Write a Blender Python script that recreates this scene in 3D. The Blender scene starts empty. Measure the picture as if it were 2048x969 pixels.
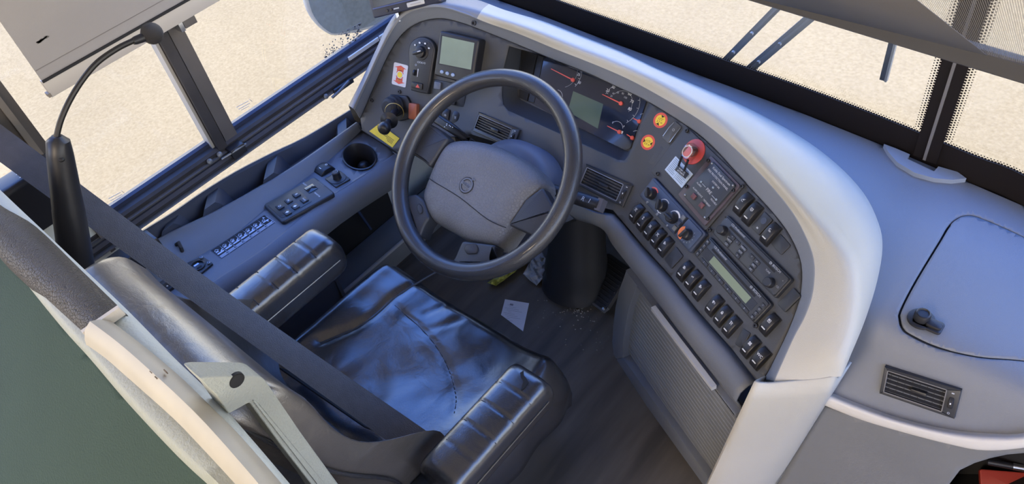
import bpy, bmesh, math, random
from mathutils import Vector as V, Matrix, noise
from mathutils.geometry import delaunay_2d_cdt
random.seed(7)
SC = bpy.context.scene
COL = SC.collection
R_ = math.radians

# ---------------------------------------------------------------- camera
FPX, CX, CY = 1540.0, 1024.0, 484.5            # focal length in pixels of the 2048 x 969 frame
DN = V((308.0, 1465.5, FPX)).normalized()      # world down, forward and right seen from the camera
FW = V((2154.0, -2068.5, FPX)); FW = (FW - DN * FW.dot(DN)).normalized()
RT = DN.cross(FW)
CAM = V((.93, -.78, 1.85))
def to_world(c): return V((c.dot(RT), c.dot(FW), -c.dot(DN)))
AXX, AXY, AXZ = to_world(V((1, 0, 0))), to_world(V((0, 1, 0))), to_world(V((0, 0, 1)))
cam = bpy.data.cameras.new('camera'); cam_o = bpy.data.objects.new('camera', cam); COL.objects.link(cam_o)
cam.sensor_fit = 'HORIZONTAL'; cam.sensor_width = 36.0; cam.lens = 36.0 * FPX / 2048.0
cam.clip_start = .01; cam.clip_end = 500
m = Matrix((AXX, -AXY, -AXZ)).transposed().to_4x4(); m.translation = CAM
cam_o.matrix_world = m
SC.camera = cam_o

# ---------------------------------------------------------------- sky, sun, exposure
SC.view_settings.view_transform = 'Standard'; SC.view_settings.look = 'None'
SC.view_settings.gamma = 1.0; SC.view_settings.use_curve_mapping = False
SC.view_settings.exposure = 0.8
w = bpy.data.worlds.new('sky'); SC.world = w; w.use_nodes = True
nt = w.node_tree; nt.nodes.clear()
wo = nt.nodes.new('ShaderNodeOutputWorld'); bg = nt.nodes.new('ShaderNodeBackground')
tc = nt.nodes.new('ShaderNodeTexCoord'); sx = nt.nodes.new('ShaderNodeSeparateXYZ'); cr = nt.nodes.new('ShaderNodeValToRGB')
nt.links.new(tc.outputs['Generated'], sx.inputs[0]); nt.links.new(sx.outputs['Z'], cr.inputs[0])
cr.color_ramp.elements[0].position = 0.0; cr.color_ramp.elements[0].color = (.92, .84, .73, 1)   # pale haze at the horizon
cr.color_ramp.elements[1].position = .64; cr.color_ramp.elements[1].color = (.12, .28, .92, 1)
e = cr.color_ramp.elements.new(.20); e.color = (.72, .75, .80, 1)
e = cr.color_ramp.elements.new(.40); e.color = (.32, .49, .93, 1)
nt.links.new(cr.outputs[0], bg.inputs[0]); bg.inputs[1].default_value = 3.2
nt.links.new(bg.outputs[0], wo.inputs[0])
sun = bpy.data.lights.new('sun', 'SUN'); sun_o = bpy.data.objects.new('sun', sun); COL.objects.link(sun_o)
sun.energy = 9.7; sun.angle = R_(.53); sun.color = (1.0, .95, .81)
SUN_DIR = V((.25, -.22, .94)).normalized()     # towards the sun: high, behind the right side of the coach
sun_o.rotation_euler = SUN_DIR.to_track_quat('Z', 'Y').to_euler(); sun_o.location = (-4, 3, 8)

def cabin_fill(x, y, watts):                     # added warm fill lights, unseen, under the ceiling behind the driver
    l = bpy.data.lights.new('cabin_fill', 'AREA'); l.shape = 'RECTANGLE'; l.size = .5; l.size_y = 1.6; l.energy = watts; l.color = (1.0, .80, .58)
    o = bpy.data.objects.new('cabin_fill', l); COL.objects.link(o); o.location = (x, y, 2.19); return o
cabin_fill(.6, -2.8, 40); cabin_fill(.6, -4.6, 40)

# ---------------------------------------------------------------- measuring helpers
def ray(px, py): return to_world(V((px - CX, py - CY, FPX))).normalized()
def dist(px, py, p0, n): return (V(p0) - CAM).dot(n) / ray(px, py).dot(n)
def hit(px, py, p0, n): return CAM + ray(px, py) * dist(px, py, p0, n)
def atx(px, py, x): return hit(px, py, (x, 0, 0), V((1, 0, 0)))
def aty(px, py, y): return hit(px, py, (0, y, 0), V((0, 1, 0)))
def atz(px, py, z): return hit(px, py, (0, 0, z), V((0, 0, 1)))
def plane_n(phi, tilt):
    a, t = R_(phi), R_(tilt); h = V((math.sin(a), math.cos(a), 0))
    return -h * math.sin(t) + V((0, 0, 1)) * math.cos(t)
class Pl:                                       # a flat region of the real fittings: point + normal + in-plane axes
    def __init__(s, p, phi, tilt):
        s.p, s.n = V(p), plane_n(phi, tilt); a = R_(phi)
        s.ex = V((math.cos(a), -math.sin(a), 0)); s.ey = s.n.cross(s.ex)
    def at(s, px, py, w=0): return hit(px, py, s.p + s.n * w, s.n)
    def uv(s, px, py, o, w=0):
        d = s.at(px, py, w) - o; return (d.dot(s.ex), d.dot(s.ey))
    def frame(s, o): return mat_of(o, s.ex, s.ey, s.n)
def mat_of(o, ex, ey, ez):
    m = Matrix((ex, ey, ez)).transposed().to_4x4(); m.translation = V(o); return m
PB = Pl((.53, .06, .765), 25, 45)               # right wing of the dash
PA = Pl(PB.at(1310, 330), 4, 45)                # middle, behind the wheel
PL = Pl(PA.at(960, 190), -11, 58)               # left end by the side window
def face(px, py, w=0, k=.004):
    ds = [dist(px, py, q.p + q.n * w, q.n) for q in (PA, PB, PL)]
    mn = min(ds); s = sum(math.exp(-(d - mn) / k) for d in ds)
    return CAM + ray(px, py) * (mn - k * math.log(s) + k * math.log(1.0001))

def nearest(px, py): return min((PA, PB, PL), key=lambda q: dist(px, py, q.p, q.n))
# ---------------------------------------------------------------- materials
MATS = {}
def mat(name, col, rough=.5, metal=0., bump=0., bscale=200., var=0., vscale=8., spec=.5, coat=0., bdet=2., emit=0.):
    if name in MATS: return MATS[name]
    m = bpy.data.materials.new(name); m.use_nodes = True; nt = m.node_tree; b = nt.nodes['Principled BSDF']
    b.inputs['Base Color'].default_value = (*col, 1); b.inputs['Roughness'].default_value = rough
    b.inputs['Metallic'].default_value = metal; b.inputs['Specular IOR Level'].default_value = spec
    b.inputs['Coat Weight'].default_value = coat
    tc = nt.nodes.new('ShaderNodeTexCoord')
    if emit:
        b.inputs['Emission Color'].default_value = (*col, 1); b.inputs['Emission Strength'].default_value = emit
    if var:
        nz = nt.nodes.new('ShaderNodeTexNoise'); nz.inputs['Scale'].default_value = vscale; nz.inputs['Detail'].default_value = 5
        r = nt.nodes.new('ShaderNodeValToRGB')
        r.color_ramp.elements[0].position = .3; r.color_ramp.elements[1].position = .7
        r.color_ramp.elements[0].color = (*[c * (1 - var) for c in col], 1)
        r.color_ramp.elements[1].color = (*[min(1, c * (1 + var)) for c in col], 1)
        nt.links.new(tc.outputs['Object'], nz.inputs[0]); nt.links.new(nz.outputs[0], r.inputs[0]); nt.links.new(r.outputs[0], b.inputs['Base Color'])
    if bump:
        nz = nt.nodes.new('ShaderNodeTexNoise'); nz.inputs['Scale'].default_value = bscale; nz.inputs['Detail'].default_value = bdet
        bp = nt.nodes.new('ShaderNodeBump'); bp.inputs['Strength'].default_value = bump; bp.inputs['Distance'].default_value = .002
        nt.links.new(tc.outputs['Object'], nz.inputs[0]); nt.links.new(nz.outputs[0], bp.inputs['Height']); nt.links.new(bp.outputs[0], b.inputs['Normal'])
    MATS[name] = m; return m
def glass_mat(name, tint=(1, 1, 1), refl=.06):
    m = bpy.data.materials.new(name); m.use_nodes = True; nt = m.node_tree; nt.nodes.clear()
    o = nt.nodes.new('ShaderNodeOutputMaterial'); t = nt.nodes.new('ShaderNodeBsdfTransparent'); g = nt.nodes.new('ShaderNodeBsdfGlossy')
    mx = nt.nodes.new('ShaderNodeMixShader'); mx.inputs[0].default_value = refl
    t.inputs[0].default_value = (*tint, 1); g.inputs['Roughness'].default_value = .02
    nt.links.new(t.outputs[0], mx.inputs[1]); nt.links.new(g.outputs[0], mx.inputs[2]); nt.links.new(mx.outputs[0], o.inputs[0])
    MATS[name] = m; return m
def leather_mat(name, col, rough, cell=90., bump=.35, wr=.5):
    m = mat(name, col, rough, var=.12, vscale=9)
    nt = m.node_tree; b = nt.nodes['Principled BSDF']; tc = nt.nodes.new('ShaderNodeTexCoord')
    vo = nt.nodes.new('ShaderNodeTexVoronoi'); vo.feature = 'DISTANCE_TO_EDGE'; vo.inputs['Scale'].default_value = cell
    nz = nt.nodes.new('ShaderNodeTexNoise'); nz.inputs['Scale'].default_value = 14; nz.inputs['Detail'].default_value = 6; nz.inputs['Distortion'].default_value = 1.2
    b1 = nt.nodes.new('ShaderNodeBump'); b1.inputs['Strength'].default_value = bump; b1.inputs['Distance'].default_value = .0012
    b2 = nt.nodes.new('ShaderNodeBump'); b2.inputs['Strength'].default_value = wr; b2.inputs['Distance'].default_value = .006
    mr = nt.nodes.new('ShaderNodeMapRange'); mr.inputs[2].default_value = .12
    nt.links.new(tc.outputs['Object'], vo.inputs['Vector']); nt.links.new(tc.outputs['Object'], nz.inputs[0])
    nt.links.new(vo.outputs['Distance'], mr.inputs[0]); nt.links.new(mr.outputs[0], b1.inputs['Height'])
    nt.links.new(nz.outputs[0], b2.inputs['Height']); nt.links.new(b2.outputs[0], b1.inputs['Normal']); nt.links.new(b1.outputs[0], b.inputs['Normal'])
    return m
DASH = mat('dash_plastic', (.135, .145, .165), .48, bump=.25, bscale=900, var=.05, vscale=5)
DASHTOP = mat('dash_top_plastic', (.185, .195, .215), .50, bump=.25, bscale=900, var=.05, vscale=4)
HOODM = mat('hood_pale_plastic', (.46, .435, .37), .5, bump=.22, bscale=900, var=.05, vscale=4)
LIPM = mat('lip_plastic', (.22, .24, .28), .45, bump=.2, bscale=900)
FACEM = mat('face_dark_plastic', (.062, .066, .075), .5, bump=.25, bscale=1000, var=.08, vscale=6)
BLACK = mat('black_plastic', (.018, .018, .021), .38, bump=.1, bscale=1200)
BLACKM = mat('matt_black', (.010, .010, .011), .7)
DEV = mat('device_plastic', (.030, .033, .040), .42, bump=.1, bscale=1500)
DEVB = mat('device_blue_plastic', (.045, .058, .095), .42, bump=.1, bscale=1500)
GREYP = mat('grey_plastic', (.17, .18, .19), .5, bump=.2, bscale=900)
WHITE = mat('white_print', (.78, .80, .82), .5)
GREYPR = mat('grey_print', (.42, .45, .50), .5)
RED = mat('red_plastic', (.55, .07, .06), .4)
ORANGE = mat('orange_plastic', (.85, .22, .06), .45)
NEEDLE = mat('needle_red', (.85, .13, .09), .4)
YELLOW = mat('yellow_sticker', (.86, .66, .05), .5, var=.06, vscale=60)
CREAM = mat('cream_vinyl', (.62, .57, .49), .5, bump=.15, bscale=500, var=.08, vscale=10)
METAL = mat('bare_metal', (.55, .56, .58), .28, metal=1.)
DMETAL = mat('dark_anodised', (.045, .041, .042), .55, metal=.1, var=.2, vscale=12, spec=.35)
RUBBER = mat('rubber', (.022, .021, .022), .65, bump=.2, bscale=400)
LCD = mat('lcd_green', (.25, .31, .22), .25, var=.06, vscale=20)
LEATHER = leather_mat('black_leather', (.021, .021, .024), .25, cell=260, bump=.10, wr=.34)
LEATHER.node_tree.nodes['Principled BSDF'].inputs['Specular IOR Level'].default_value = .9
LEATHER.node_tree.nodes['Principled BSDF'].inputs['Coat Weight'].default_value = .8
LEATHER.node_tree.nodes['Principled BSDF'].inputs['Coat Roughness'].default_value = .25
PADM = leather_mat('wheel_pad_grain', (.15, .155, .17), .46, cell=150, bump=.5, wr=.05)
RIMM = mat('wheel_rim_urethane', (.034, .035, .040), .24, bump=.35, bscale=700, coat=.35)
GLASS = glass_mat('window_glass', (.97, .98, .97), .05)

# ---------------------------------------------------------------- object helpers
WM = {}                                          # world matrix of every thing's frame
def thing(name, label, cat, frame=None, group=None):
    o = bpy.data.objects.new(name, None); COL.objects.link(o)
    if frame is None: frame = Matrix.Identity(4)
    elif not isinstance(frame, Matrix): frame = Matrix.Translation(V(frame))
    o.matrix_world = frame; o.empty_display_size = .05; WM[o.name] = frame.copy()
    return tag(o, label, cat, group)
def tag(o, label=None, cat=None, group=None, kind=None):
    if label: o['label'] = label
    if cat: o['category'] = cat
    if group: o['group'] = group
    if kind: o['kind'] = kind
    return o
def root_frame(p):
    while p.parent: p = p.parent
    return WM.get(p.name, Matrix.Identity(4))
class MB:
    def __init__(s): s.v, s.f = [], []
    def add(s, vs, fs):
        b = len(s.v); s.v += [V(x) for x in vs]; s.f += [tuple(i + b for i in f) for f in fs]; return s
    def box(s, x0, x1, y0, y1, z0, z1, bev=0., seg=2):
        p = [(x0, y0), (x1, y0), (x1, y1), (x0, y1)]; return s.prism(p, z0, z1, bev, seg)
    def prism(s, poly, z0, z1, bev=0., seg=2, bottom=True):   # polygon (ccw, local xy) extruded z0..z1, top edge rounded
        if area(poly) < 0: poly = poly[::-1]
        n = len(poly); rings = [[(x, y, z0) for x, y in poly]]
        if bev > 0:
            for k in range(seg + 1):
                a = math.pi / 2 * k / seg; q = inset(poly, bev * (1 - math.cos(a)))
                rings.append([(x, y, z1 - bev + bev * math.sin(a)) for x, y in q])
        else: rings.append([(x, y, z1) for x, y in poly])
        vs = [p for r in rings for p in r]; fs = []
        for k in range(len(rings) - 1):
            for i in range(n):
                j = (i + 1) % n; fs.append((k * n + i, k * n + j, (k + 1) * n + j, (k + 1) * n + i))
        fs.append(tuple(range((len(rings) - 1) * n, len(rings) * n)))
        if bottom: fs.append(tuple(range(n - 1, -1, -1)))
        return s.add(vs, fs)
    def loft(s, rings, close_u=True, close_v=False, cap0=False, cap1=False):
        n = len(rings[0]); m_ = len(rings); vs = [p for r in rings for p in r]; fs = []
        for k in range(m_ if close_v else m_ - 1):
            k2 = (k + 1) % m_
            for i in range(n if close_u else n - 1):
                j = (i + 1) % n; fs.append((k * n + i, k * n + j, k2 * n + j, k2 * n + i))
        if cap0: fs.append(tuple(range(n - 1, -1, -1)))
        if cap1: fs.append(tuple(range((m_ - 1) * n, m_ * n)))
        return s.add(vs, fs)
    def lathe(s, prof, o=(0, 0, 0), ax=(0, 0, 1), seg=24, cap=True):
        ax = V(ax).normalized(); t = V((1, 0, 0)) if abs(ax.x) < .9 else V((0, 1, 0)); a = ax.cross(t).normalized(); b = ax.cross(a)
        rings = [[V(o) + ax * z + (a * math.cos(2 * math.pi * i / seg) + b * math.sin(2 * math.pi * i / seg)) * r for i in range(seg)] for r, z in prof]
        return s.loft(rings, cap0=cap, cap1=cap)
    def tube(s, pts, r, seg=10, cap=True, close=False):
        pts = [V(p) for p in pts]; n = len(pts); rs = r if isinstance(r, (list, tuple)) else [r] * n; rings = []; up = None
        for i, p in enumerate(pts):
            if close: t = pts[(i + 1) % n] - pts[i - 1]
            else: t = pts[min(i + 1, n - 1)] - pts[max(i - 1, 0)]
            t.normalize()
            if up is None: up = t.cross(V((0, 0, 1)) if abs(t.z) < .9 else V((1, 0, 0))).normalized()
            up = (up - t * up.dot(t)).normalized(); b = t.cross(up)
            rings.append([p + (up * math.cos(2 * math.pi * k / seg) + b * math.sin(2 * math.pi * k / seg)) * rs[i] for k in range(seg)])
        return s.loft(rings, close_v=close, cap0=cap and not close, cap1=cap and not close)
    def bar(s, a, b, w, h, up=(0, 0, 1)):        # square bar between two points
        a, b = V(a), V(b); t = (b - a).normalized(); u = t.cross(V(up)).normalized(); v = u.cross(t)
        q = [u * w / 2 + v * h / 2, -u * w / 2 + v * h / 2, -u * w / 2 - v * h / 2, u * w / 2 - v * h / 2]
        return s.loft([[a + x for x in q], [b + x for x in q]], cap0=True, cap1=True)
    def sphere(s, o, r, seg=16, sc=(1, 1, 1)):
        o = V(o); rings = []
        for k in range(1, seg // 2):
            a = math.pi * k / (seg // 2); rings.append([o + V((math.sin(a) * math.cos(2 * math.pi * i / seg) * r * sc[0], math.sin(a) * math.sin(2 * math.pi * i / seg) * r * sc[1], math.cos(a) * r * sc[2])) for i in range(seg)])
        return s.loft(rings, cap0=True, cap1=True)
    def text(s, txt, x, y, z, size, rot=0., depth=.0004, align='CENTER'):
        c = bpy.data.curves.new('t', 'FONT'); c.body = txt; c.size = size; c.extrude = 0; c.align_x = align; c.align_y = 'CENTER'; c.resolution_u = 2
        o = bpy.data.objects.new('t', c); COL.objects.link(o); bpy.context.view_layer.update()
        me = o.to_mesh(); ca, sa = math.cos(rot), math.sin(rot)
        s.add([(x + v.co.x * ca - v.co.y * sa, y + v.co.x * sa + v.co.y * ca, z) for v in me.vertices], [tuple(p.vertices) for p in me.polygons])
        o.to_mesh_clear(); bpy.data.objects.remove(o); bpy.data.curves.remove(c); return s
    def build(s, name, m, parent=None, world=False, smooth=35, label=None, kind=None):
        me = bpy.data.meshes.new(name); vs = s.v
        if world and parent is not None:
            im = root_frame(parent).inverted(); vs = [im @ v for v in vs]
        me.from_pydata([tuple(v) for v in vs], [], s.f); me.update()
        bm = bmesh.new(); bm.from_mesh(me); bmesh.ops.recalc_face_normals(bm, faces=bm.faces); bm.to_mesh(me); bm.free()
        if smooth:
            me.shade_smooth(); me.set_sharp_from_angle(angle=R_(smooth))
        me.materials.append(m); o = bpy.data.objects.new(name, me); COL.objects.link(o)
        if parent is not None: o.parent = parent
        return tag(o, label, kind=kind)
def area(p): return .5 * sum(p[i][0] * p[(i + 1) % len(p)][1] - p[(i + 1) % len(p)][0] * p[i][1] for i in range(len(p)))
def inset(poly, d):
    n = len(poly); out = []
    for i in range(n):
        a, b, c = V(poly[i - 1]).to_2d(), V(poly[i]).to_2d(), V(poly[(i + 1) % n]).to_2d()
        e1, e2 = (b - a).normalized(), (c - b).normalized()
        n1, n2 = V((-e1.y, e1.x)), V((-e2.y, e2.x)); k = (n1 + n2); l = k.length_squared
        q = b + (k * (2 * d / l) if l > .3 else n1 * d); out.append((q.x, q.y))
    return out
def rrect(x0, x1, y0, y1, r, n=4):
    o = []
    for cx, cy, a0 in ((x1 - r, y1 - r, 0), (x0 + r, y1 - r, 90), (x0 + r, y0 + r, 180), (x1 - r, y0 + r, 270)):
        for k in range(n + 1):
            a = R_(a0 + 90 * k / n); o.append((cx + r * math.cos(a), cy + r * math.sin(a)))
    return o
def rcorner(poly, r, n=4):                       # round the corners of a polygon
    out = []; N = len(poly)
    for i in range(N):
        a, b, c = V(poly[i - 1]).to_2d(), V(poly[i]).to_2d(), V(poly[(i + 1) % N]).to_2d()
        d = min(r, (a - b).length * .45, (c - b).length * .45); p, q = b + (a - b).normalized() * d, b + (c - b).normalized() * d
        for k in range(n + 1):
            t = k / n; out.append(tuple((p * (1 - t) ** 2 + b * 2 * t * (1 - t) + q * t * t)))
    return out
def circle(x, y, r, n=24, ry=None): return [(x + r * math.cos(2 * math.pi * i / n), y + (ry or r) * math.sin(2 * math.pi * i / n)) for i in range(n)]
def arc(x, y, r, a0, a1, wd, n=12):
    o = [(x + (r + wd / 2) * math.cos(R_(a0 + (a1 - a0) * i / n)), y + (r + wd / 2) * math.sin(R_(a0 + (a1 - a0) * i / n))) for i in range(n + 1)]
    return o + [(x + (r - wd / 2) * math.cos(R_(a1 + (a0 - a1) * i / n)), y + (r - wd / 2) * math.sin(R_(a1 + (a0 - a1) * i / n))) for i in range(n + 1)]
def crom(pts, n=6, close=False):                 # smooth curve through points of any dimension
    N = len(pts); out = []; rng = range(N if close else N - 1)
    for i in rng:
        g = (lambda k: pts[k % N]) if close else (lambda k: pts[max(0, min(N - 1, k))])
        p0, p1, p2, p3 = g(i - 1), g(i), g(i + 1), g(i + 2)
        for k in range(n):
            t = k / n
            out.append(tuple(.5 * (2 * b + (c - a) * t + (2 * a - 5 * b + 4 * c - d) * t * t + (3 * b - a - 3 * c + d) * t ** 3) for a, b, c, d in zip(p0, p1, p2, p3)))
    if not close: out.append(tuple(pts[-1]))
    return out
def inside(p, poly):
    x, y = p; c = False; n = len(poly)
    for i in range(n):
        x1, y1 = poly[i]; x2, y2 = poly[i - 1]
        if (y1 > y) != (y2 > y) and x < (x2 - x1) * (y - y1) / (y2 - y1) + x1: c = not c
    return c
def patch(outline, fn, step=14, holes=()):       # a surface measured over a region: outline and holes are measured points, fn gives the real position
    vs = [V(p) for p in outline]; n = len(vs); es = [(i, (i + 1) % n) for i in range(n)]
    for h in holes:
        b = len(vs); vs += [V(p) for p in h]; es += [(b + i, b + (i + 1) % len(h)) for i in range(len(h))]
    x0, x1 = min(p[0] for p in outline), max(p[0] for p in outline); y0, y1 = min(p[1] for p in outline), max(p[1] for p in outline)
    y = y0 + step / 2; k = 0
    while y < y1:
        x = x0 + step / 2 + (step / 2 if k % 2 else 0)
        while x < x1:
            if inside((x, y), outline) and not any(inside((x, y), h) for h in holes): vs.append(V((x, y)))
            x += step
        y += step * .87; k += 1
    r = delaunay_2d_cdt([V((p[0], p[1])) for p in vs], es, [], 1, 1e-4)
    pts, fs = r[0], r[2]; keep = []
    for f in fs:
        c = sum((pts[i] for i in f), V((0, 0))) / len(f)
        if inside(c, outline) and not any(inside(c, h) for h in holes): keep.append(tuple(f))
    b = MB(); b.add([fn(p.x, p.y) for p in pts], keep); return b
def solid(o, t, off=-1.):
    md = o.modifiers.new('thickness', 'SOLIDIFY'); md.thickness = t; md.offset = off; return o
def quad_frame(pl, tl, tr, br, bl, w=0):         # frame centred on a four-cornered device lying on plane pl
    P = [pl.at(*q, w) for q in (tl, tr, br, bl)]; c = sum(P, V()) / 4
    ex = ((P[1] - P[0]) + (P[2] - P[3])).normalized(); ey = pl.n.cross(ex)
    W = ((P[1] - P[0]).length + (P[2] - P[3]).length) / 2; H = abs(((P[0] - P[3]) + (P[1] - P[2])).dot(ey)) / 2
    return mat_of(c - pl.n * w, ex, ey, pl.n), W, H
def loc(fr, pl, px, py, w=0):                    # measured point -> local xy of a frame
    p = fr.inverted() @ pl.at(px, py, w); return (p.x, p.y)
def copy_tree(o, parent=None):
    c = o.copy(); COL.objects.link(c)
    if parent is not None: c.parent = parent
    else: WM[c.name] = WM[o.name].copy()
    for ch in [x for x in KIDS.get(o.name, [])]: copy_tree(ch, c)
    return c
KIDS = {}
def kids(): 
    KIDS.clear()
    for o in COL.objects:
        if o.parent: KIDS.setdefault(o.parent.name, []).append(o)

# ================================================================ THE SETTING
FLZ, DTZ, WX = .18, .78, -.70                    # floor height, dash-top height, left wall
# ---- ground outside
gm = mat('pale_road', (.20, .15, .085), .9, bump=.6, bscale=60, spec=.1)
nt = gm.node_tree; b_ = nt.nodes['Principled BSDF']; tc = nt.nodes.new('ShaderNodeTexCoord')
n1 = nt.nodes.new('ShaderNodeTexNoise'); n1.inputs['Scale'].default_value = 45; n1.inputs['Detail'].default_value = 8; n1.inputs['Roughness'].default_value = .8
n2 = nt.nodes.new('ShaderNodeTexNoise'); n2.inputs['Scale'].default_value = 1.1; n2.inputs['Detail'].default_value = 4
r1 = nt.nodes.new('ShaderNodeValToRGB'); r1.color_ramp.elements[0].position = .34; r1.color_ramp.elements[1].position = .68
r1.color_ramp.elements[0].color = (.150, .115, .066, 1); r1.color_ramp.elements[1].color = (.225, .178, .112, 1)
mx = nt.nodes.new('ShaderNodeMixRGB'); mx.blend_type = 'MULTIPLY'; mx.inputs[0].default_value = .25
nt.links.new(tc.outputs['Object'], n1.inputs[0]); nt.links.new(tc.outputs['Object'], n2.inputs[0]); nt.links.new(n1.outputs[0], r1.inputs[0])
nt.links.new(r1.outputs[0], mx.inputs[1]); nt.links.new(n2.outputs[0], mx.inputs[2]); nt.links.new(mx.outputs[0], b_.inputs['Base Color'])
tag(MB().box(-40, 40, -40, 40, -1.05, -.95).build('ground', gm, smooth=0), kind='structure', label='pale sunlit road outside the windows')
# ---- cab floor
fm = mat('floor_vinyl', (.088, .074, .056), .6, bump=.35, bscale=90, var=.35, vscale=26, bdet=6)
nt = fm.node_tree; tc = [n for n in nt.nodes if n.type == 'TEX_COORD'][0]
mp = nt.nodes.new('ShaderNodeMapping'); mp.inputs['Scale'].default_value = (1, .12, 1); mp.inputs['Rotation'].default_value = (0, 0, R_(8))
nt.links.new(tc.outputs['Object'], mp.inputs[0])
for n in nt.nodes:
    if n.type == 'TEX_NOISE': nt.links.new(mp.outputs[0], n.inputs[0])
tag(MB().box(-.74, 1.9, -6, .72, FLZ - .06, FLZ).build('floor', fm, smooth=0), kind='structure')
WALLM = mat('wall_panel', (.60, .63, .58), .5, bump=.1, bscale=400, var=.03)
CEILM = mat('ceiling_lining', (.74, .68, .58), .8, var=.04)
tag(MB().box(-.75, 1.95, -6, .20, 2.22, 2.28).build('ceiling', CEILM, smooth=0), kind='structure')
# ---- left wall below the window and behind the driver
tag(MB().box(WX - .05, WX - .005, -6, .45, -.9, .56).build('wall_left', WALLM, smooth=0), kind='structure')
tag(MB().box(WX - .05, WX - .005, -3.2, -3.05, .615, 2.22).box(WX - .05, WX + .014, -6, -.552, .56, .90).box(WX - .05, WX - .005, -6, .5, 2.02, 2.22).box(WX - .05, WX - .003, -.90, -.70, .615, 1.95).build('wall_left_rear', WALLM, smooth=0), kind='structure')
tag(MB().box(1.90, 1.95, -6, -.9, -.9, .95).box(1.90, 1.95, -6, .2, 1.95, 2.22).box(1.90, 1.95, -3.2, -3.05, .9, 2.0).build('wall_right', CEILM, smooth=0), kind='structure')
tag(MB().box(-.75, 1.95, -6.05, -6, -.9, 2.28).build('wall_rear', CEILM, smooth=0), kind='structure')
tag(MB().box(-.74, 1.9, .60, .68, -.9, .60).build('wall_front', BLACKM, smooth=0), kind='structure')

# ---- window 1: the driver's side window
FRAME = DMETAL
win = tag(MB().box(WX - .020, WX - .014, -.60, .50, .775, 1.95).build('window_1', GLASS, smooth=0), kind='structure', label='clear side window pane beside the driver')
def rail(name, y0, y1, prof, m, parent):         # a rail along the bus from a closed profile in x, z
    b = MB(); b.loft([[(x, y0, z) for x, z in prof], [(x, y1, z) for x, z in prof]], cap0=True, cap1=True)
    return b.build(name, m, parent, smooth=20)
rail('lower_pane', -.60, .50, [(WX - .018, .55), (WX - .012, .55), (WX - .012, .725), (WX - .018, .725)], GLASS, win)
rail('gasket', -.62, .46, [(WX - .03, .745), (WX - .006, .745), (WX - .006, .776), (WX - .014, .780), (WX - .03, .776)], mat('window_gasket', (.028, .034, .062), .35), win)
rail('sash_rail', -.62, .46, [(WX - .03, .748), (WX + .014, .748), (WX + .016, .758), (WX + .010, .764), (WX - .005, .767), (WX - .03, .767)], FRAME, win)
rail('sill_groove', -.62, .46, [(WX - .02, .741), (WX + .021, .741), (WX + .023, .747), (WX - .02, .750)], mat('groove_grey', (.16, .15, .15), .35, metal=.3), win)
rail('bottom_rail', -.62, .46, [(WX - .03, .720), (WX + .016, .720), (WX + .030, .725), (WX + .032, .733), (WX + .026, .740), (WX - .03, .742)], FRAME, win)
rail('runner', -.62, .46, [(WX + .010, .717), (WX + .036, .717), (WX + .036, .721), (WX + .010, .722)], mat('runner_edge', (.30, .30, .32), .35, metal=.6), win)
PILL = mat('window_post', (.10, .088, .080), .45, var=.1, vscale=20)
MB().box(WX - .028, WX + .010, -.212, -.178, .755, 1.95, .003).build('window_post', PILL, win)
MB().box(WX - .020, WX + .016, -.240, -.216, .755, 1.95, .003).build('window_post', DMETAL, win)
MB().box(WX - .024, WX + .004, -.248, -.241, .765, 1.95).build('post_strip', mat('post_edge', (.42, .40, .36), .4), win)
lt = MB().box(WX + .012, WX + .040, -.225, -.185, .728, .754, .004).build('window_latch', BLACK, win)
MB().tube([(WX + .031, -.25, .744), (WX + .040, -.21, .748), (WX + .037, -.18, .745)], .003, 8).build('latch_lever', mat('lever_dull', (.16, .16, .16), .4, metal=.5), lt)
for y in (-.275, -.245): MB().lathe([(.007, 0), (.007, .004), (.003, .006)], (WX + .018, y, .750), (1, 0, .5), 12).build('latch_screw', mat('lever_dull', (.16, .16, .16)), lt)
rail('seal_strip', .19, .30, [(WX + .015, .760), (WX + .020, .760), (WX + .020, .770), (WX + .015, .770)], mat('seal_pale', (.50, .48, .44), .45), win)
rail('seal_strip', .305, .42, [(WX + .015, .760), (WX + .020, .760), (WX + .020, .770), (WX + .015, .770)], mat('seal_pale', (.50, .48, .44)), win)
lt2 = MB().box(WX + .036, WX + .046, .10, .165, .716, .730, .003).build('window_latch', BLACK, win)
MB().tube([(WX + .046, .085, .716), (WX + .050, .11, .722), (WX + .046, .15, .729)], .004, 8).build('latch_lever', mat('lever_dull', (.16, .16, .16)), lt2)
MB().lathe([(.007, 0), (.007, .004), (.003, .006)], (WX + .034, .075, .722), (1, 0, .5), 12).build('latch_screw', mat('lever_dull', (.16, .16, .16)), lt2)
tag(MB().box(WX - .04, WX + .012, -.605, -.545, .60, 1.98, .008).build('trim_1', mat('door_post_brown', (.060, .052, .047), .45, var=.1), smooth=30), kind='structure', label='dark brown post behind the side window')
tag(MB().box(WX + .013, WX + .020, -.575, -.563, .70, 1.95, .002).build('trim_2', mat('post_bead', (.13, .115, .10), .4), smooth=30), kind='structure', label='thin raised bead on the dark brown post')
tag(MB().box(WX - .04, WX + .01, .48, .58, -.9, 2.22, .01).build('trim_3', FRAME, smooth=30), kind='structure', label='front corner post of the cab')

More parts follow.
